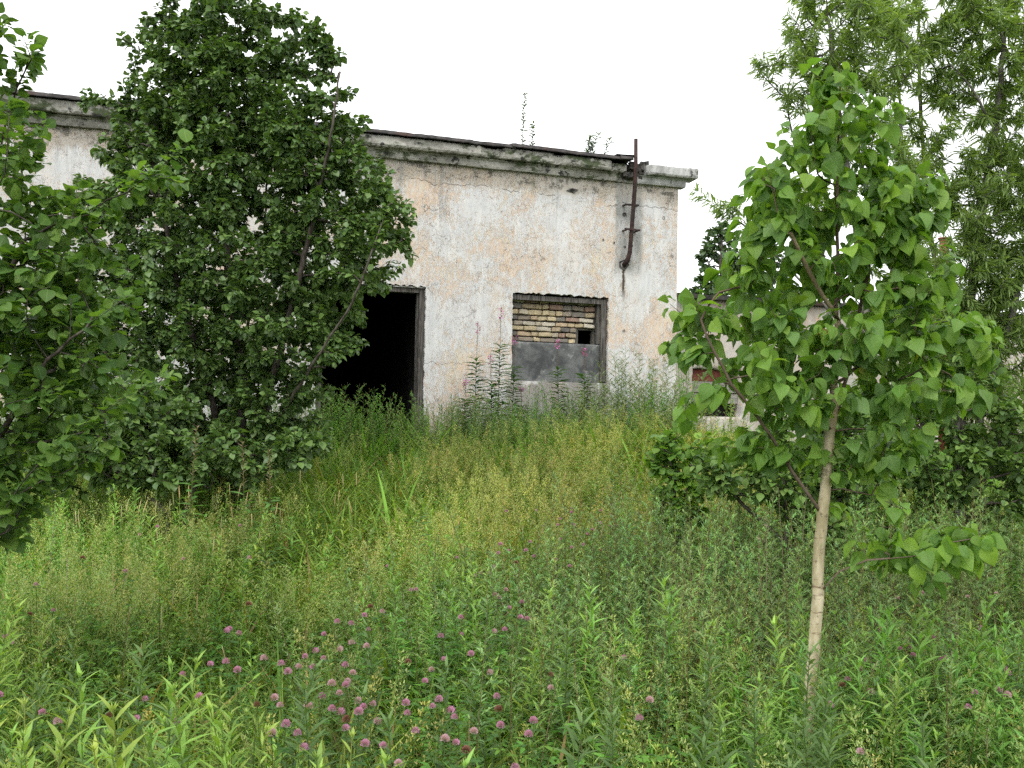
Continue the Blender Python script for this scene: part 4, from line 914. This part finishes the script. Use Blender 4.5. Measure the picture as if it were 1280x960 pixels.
# big mugwort clump right of the window, and bare dry stalks
def clump(label, px, Y, ty, n, spread, name='mugwort_plant', colk=1.0):
    c = at(px, ty, Y); gg = float(gz(c[0], Y)); H = float(c[2]-gg); o = thing(name, label, 'plant', (c[0], Y, gg-.02)); lv = PB()
    for i in range(n):
        q = mugwort(H*rng.uniform(.6, 1.0)/1.0, (.085, .135, .05), (.19, .25, .12), 44, .065 if Y < 10 else .15); V, T, Cc, L = q.arr(); dx, dy = rng.normal(0, spread, 2); lean = np.array([dx, dy, 0])*.5
        V = V+[dx, dy, 0]+V[:, 2:3]*lean; lv.add(V, T, Cc*colk, L)
    lv.build('leafy_stems', M_weed, o)
clump('tall feathery mugwort clump leaning against the wall right of the window', 795, 14.25, 430, 34, .26)
clump('shorter mugwort clump at the wall corner, below the cornice end', 832, 14.5, 462, 20, .2)
clump('mugwort clump low against the wall just left of the tall feathery one', 750, 14.1, 474, 24, .3)
clump('dark weedy clump against the wall between doorway and bricked window', 575, 13.7, 492, 16, .25)
clump('green weed clump below the dark cement slab, at the foot of the wall', 670, 14.0, 496, 18, .3)
clump('dark weed clump in front of the right side of the doorway', 500, 13.1, 535, 16, .3)
clump('grey-green mugwort thicket standing left of the pale-barked sapling', 895, 5.6, 590, 16, .22)
def stalk(label, a, ty, Y, n, c=(.26, .20, .14)):
    top = at(a, ty, Y); gg = float(gz(top[0], Y)); H = float(top[2]-gg); o = thing('dry_stalk', label, 'plant', (top[0], Y, gg-.02)); st_ = PB(); sd_ = PB()
    for i in range(n):
        P = stemcurve(H*rng.uniform(.8, 1), .06, 7)+np.append(rng.normal(0, .025, 2), 0); st_.tube(P, np.linspace(.003, .0012, 7), c, 4, False)
        for k in range(46):
            t = rng.uniform(.45, 1); az = rng.uniform(0, 6.28); frame_leaf(sd_, interp(P, t*.999), az, rng.uniform(.1, 1.2), rng.uniform(.008, .018), .2, np.array(c)*rng.uniform(.8, 1.5))
    st_.build('stem', M_weed, o); sd_.build('seed_pods', M_weed, o)
stalk('bundle of dry greyish stalks low right, under the sapling side branch', 1188, 735, 4.2, 4, (.30, .25, .22))
stalk('thin brown dead stalks in the mid meadow left of the mugwort thicket', 773, 645, 6.8, 3)
stalk('dry brown seed spike rising at the far left before the bright shrub', 65, 590, 6.2, 1, (.28, .24, .18))
stalk('grey seed spike at the left with grass bending round it', 92, 660, 5.6, 1, (.34, .30, .27))
stalk('dead stalks behind the sapling trunk under the shaded bush', 990, 590, 5.6, 3, (.22, .18, .13))
stalk('pale upright dead stem left of the sapling trunk', 965, 620, 5.2, 2, (.30, .25, .18))
stalk('single dry cattail-like spike in the centre right of the meadow', 742, 745, 4.6, 1, (.24, .18, .12))
stalk('rusty-brown seeding sorrel left of the mugwort thicket', 862, 690, 5.4, 3, (.30, .14, .09))
# arching coarse grass blades at the left edge
for (a, b, lab) in [(10, 700, 'coarse bright grass tuft at the far left edge of the meadow'), (150, 690, 'long arching grass blades left, before the dark bush')]:
    p = on_canopy(a, b, .6); q = tuft(22, .62, (.12, .20, .06)); o = thing('grass_tuft', lab, 'grass', (p[0], p[1], gz(p[0], p[1])-.02)); q.build('blades', M_grass, o)

# plants on the roof
def roof_plant(label, s, px_h, n, h, name='roof_plant', wk=.2, L0=.085, col=(.085, .13, .05)):
    o = thing(name, label, 'plant', b2w(s, .05, 5.56), 'plants growing on the roof edge'); lv = PB()
    for i in range(n):
        hh = h*(1 if i == 0 else rng.uniform(.6, .85)); P = stemcurve(hh, .05+.1*(n > 2), 8); P = P + [(0 if i == 0 else rng.normal(0, .07)), 0, 0]
        lv.tube(P, np.linspace(.004, .0015, 8), (.14, .14, .08), 4, False); k = int(44*hh/.6)+8
        for j in range(k): frame_leaf(lv, interp(P, .06+.93*j/k), j*2.4, rng.uniform(.1, .8), L0*rng.uniform(.7, 1.1), wk, np.array(col)*rng.uniform(.8, 1.3))
    lv.build('leafy_stems', M_weed, o)
roof_plant('tall single leafy stalk on the roof edge, highest plant against the sky', .115, 0, 1, .87)
roof_plant('shorter leafy stalk on the roof edge just right of the tallest one', .27, 0, 1, .42)
roof_plant('small bushy plant on the roof edge, left of the rusty pipe', 1.20, 0, 5, .36, wk=.13, L0=.11)
roof_plant('sparse dry twig on the roof edge beside the dark tree', -1.85, 0, 1, .33, col=(.20, .19, .15), L0=.02)
o = thing('wall_sprig', 'tiny green sprig growing out of the cracked plaster under the cornice', 'plant', b2w(.27, -.02, 5.05)); lv = PB()
for j in range(26): frame_leaf(lv, (rng.normal(0, .03), rng.normal(-.02, .01), rng.normal(.03, .04)), rng.uniform(0, 6.28), rng.uniform(-.3, 1), .035, .13, (.09, .16, .05))
lv.tube([(0, .03, -.03), (0, -.02, .02), (.01, -.03, .08)], .002, (.1, .12, .05), 4); lv.build('leaves', M_weed, o)
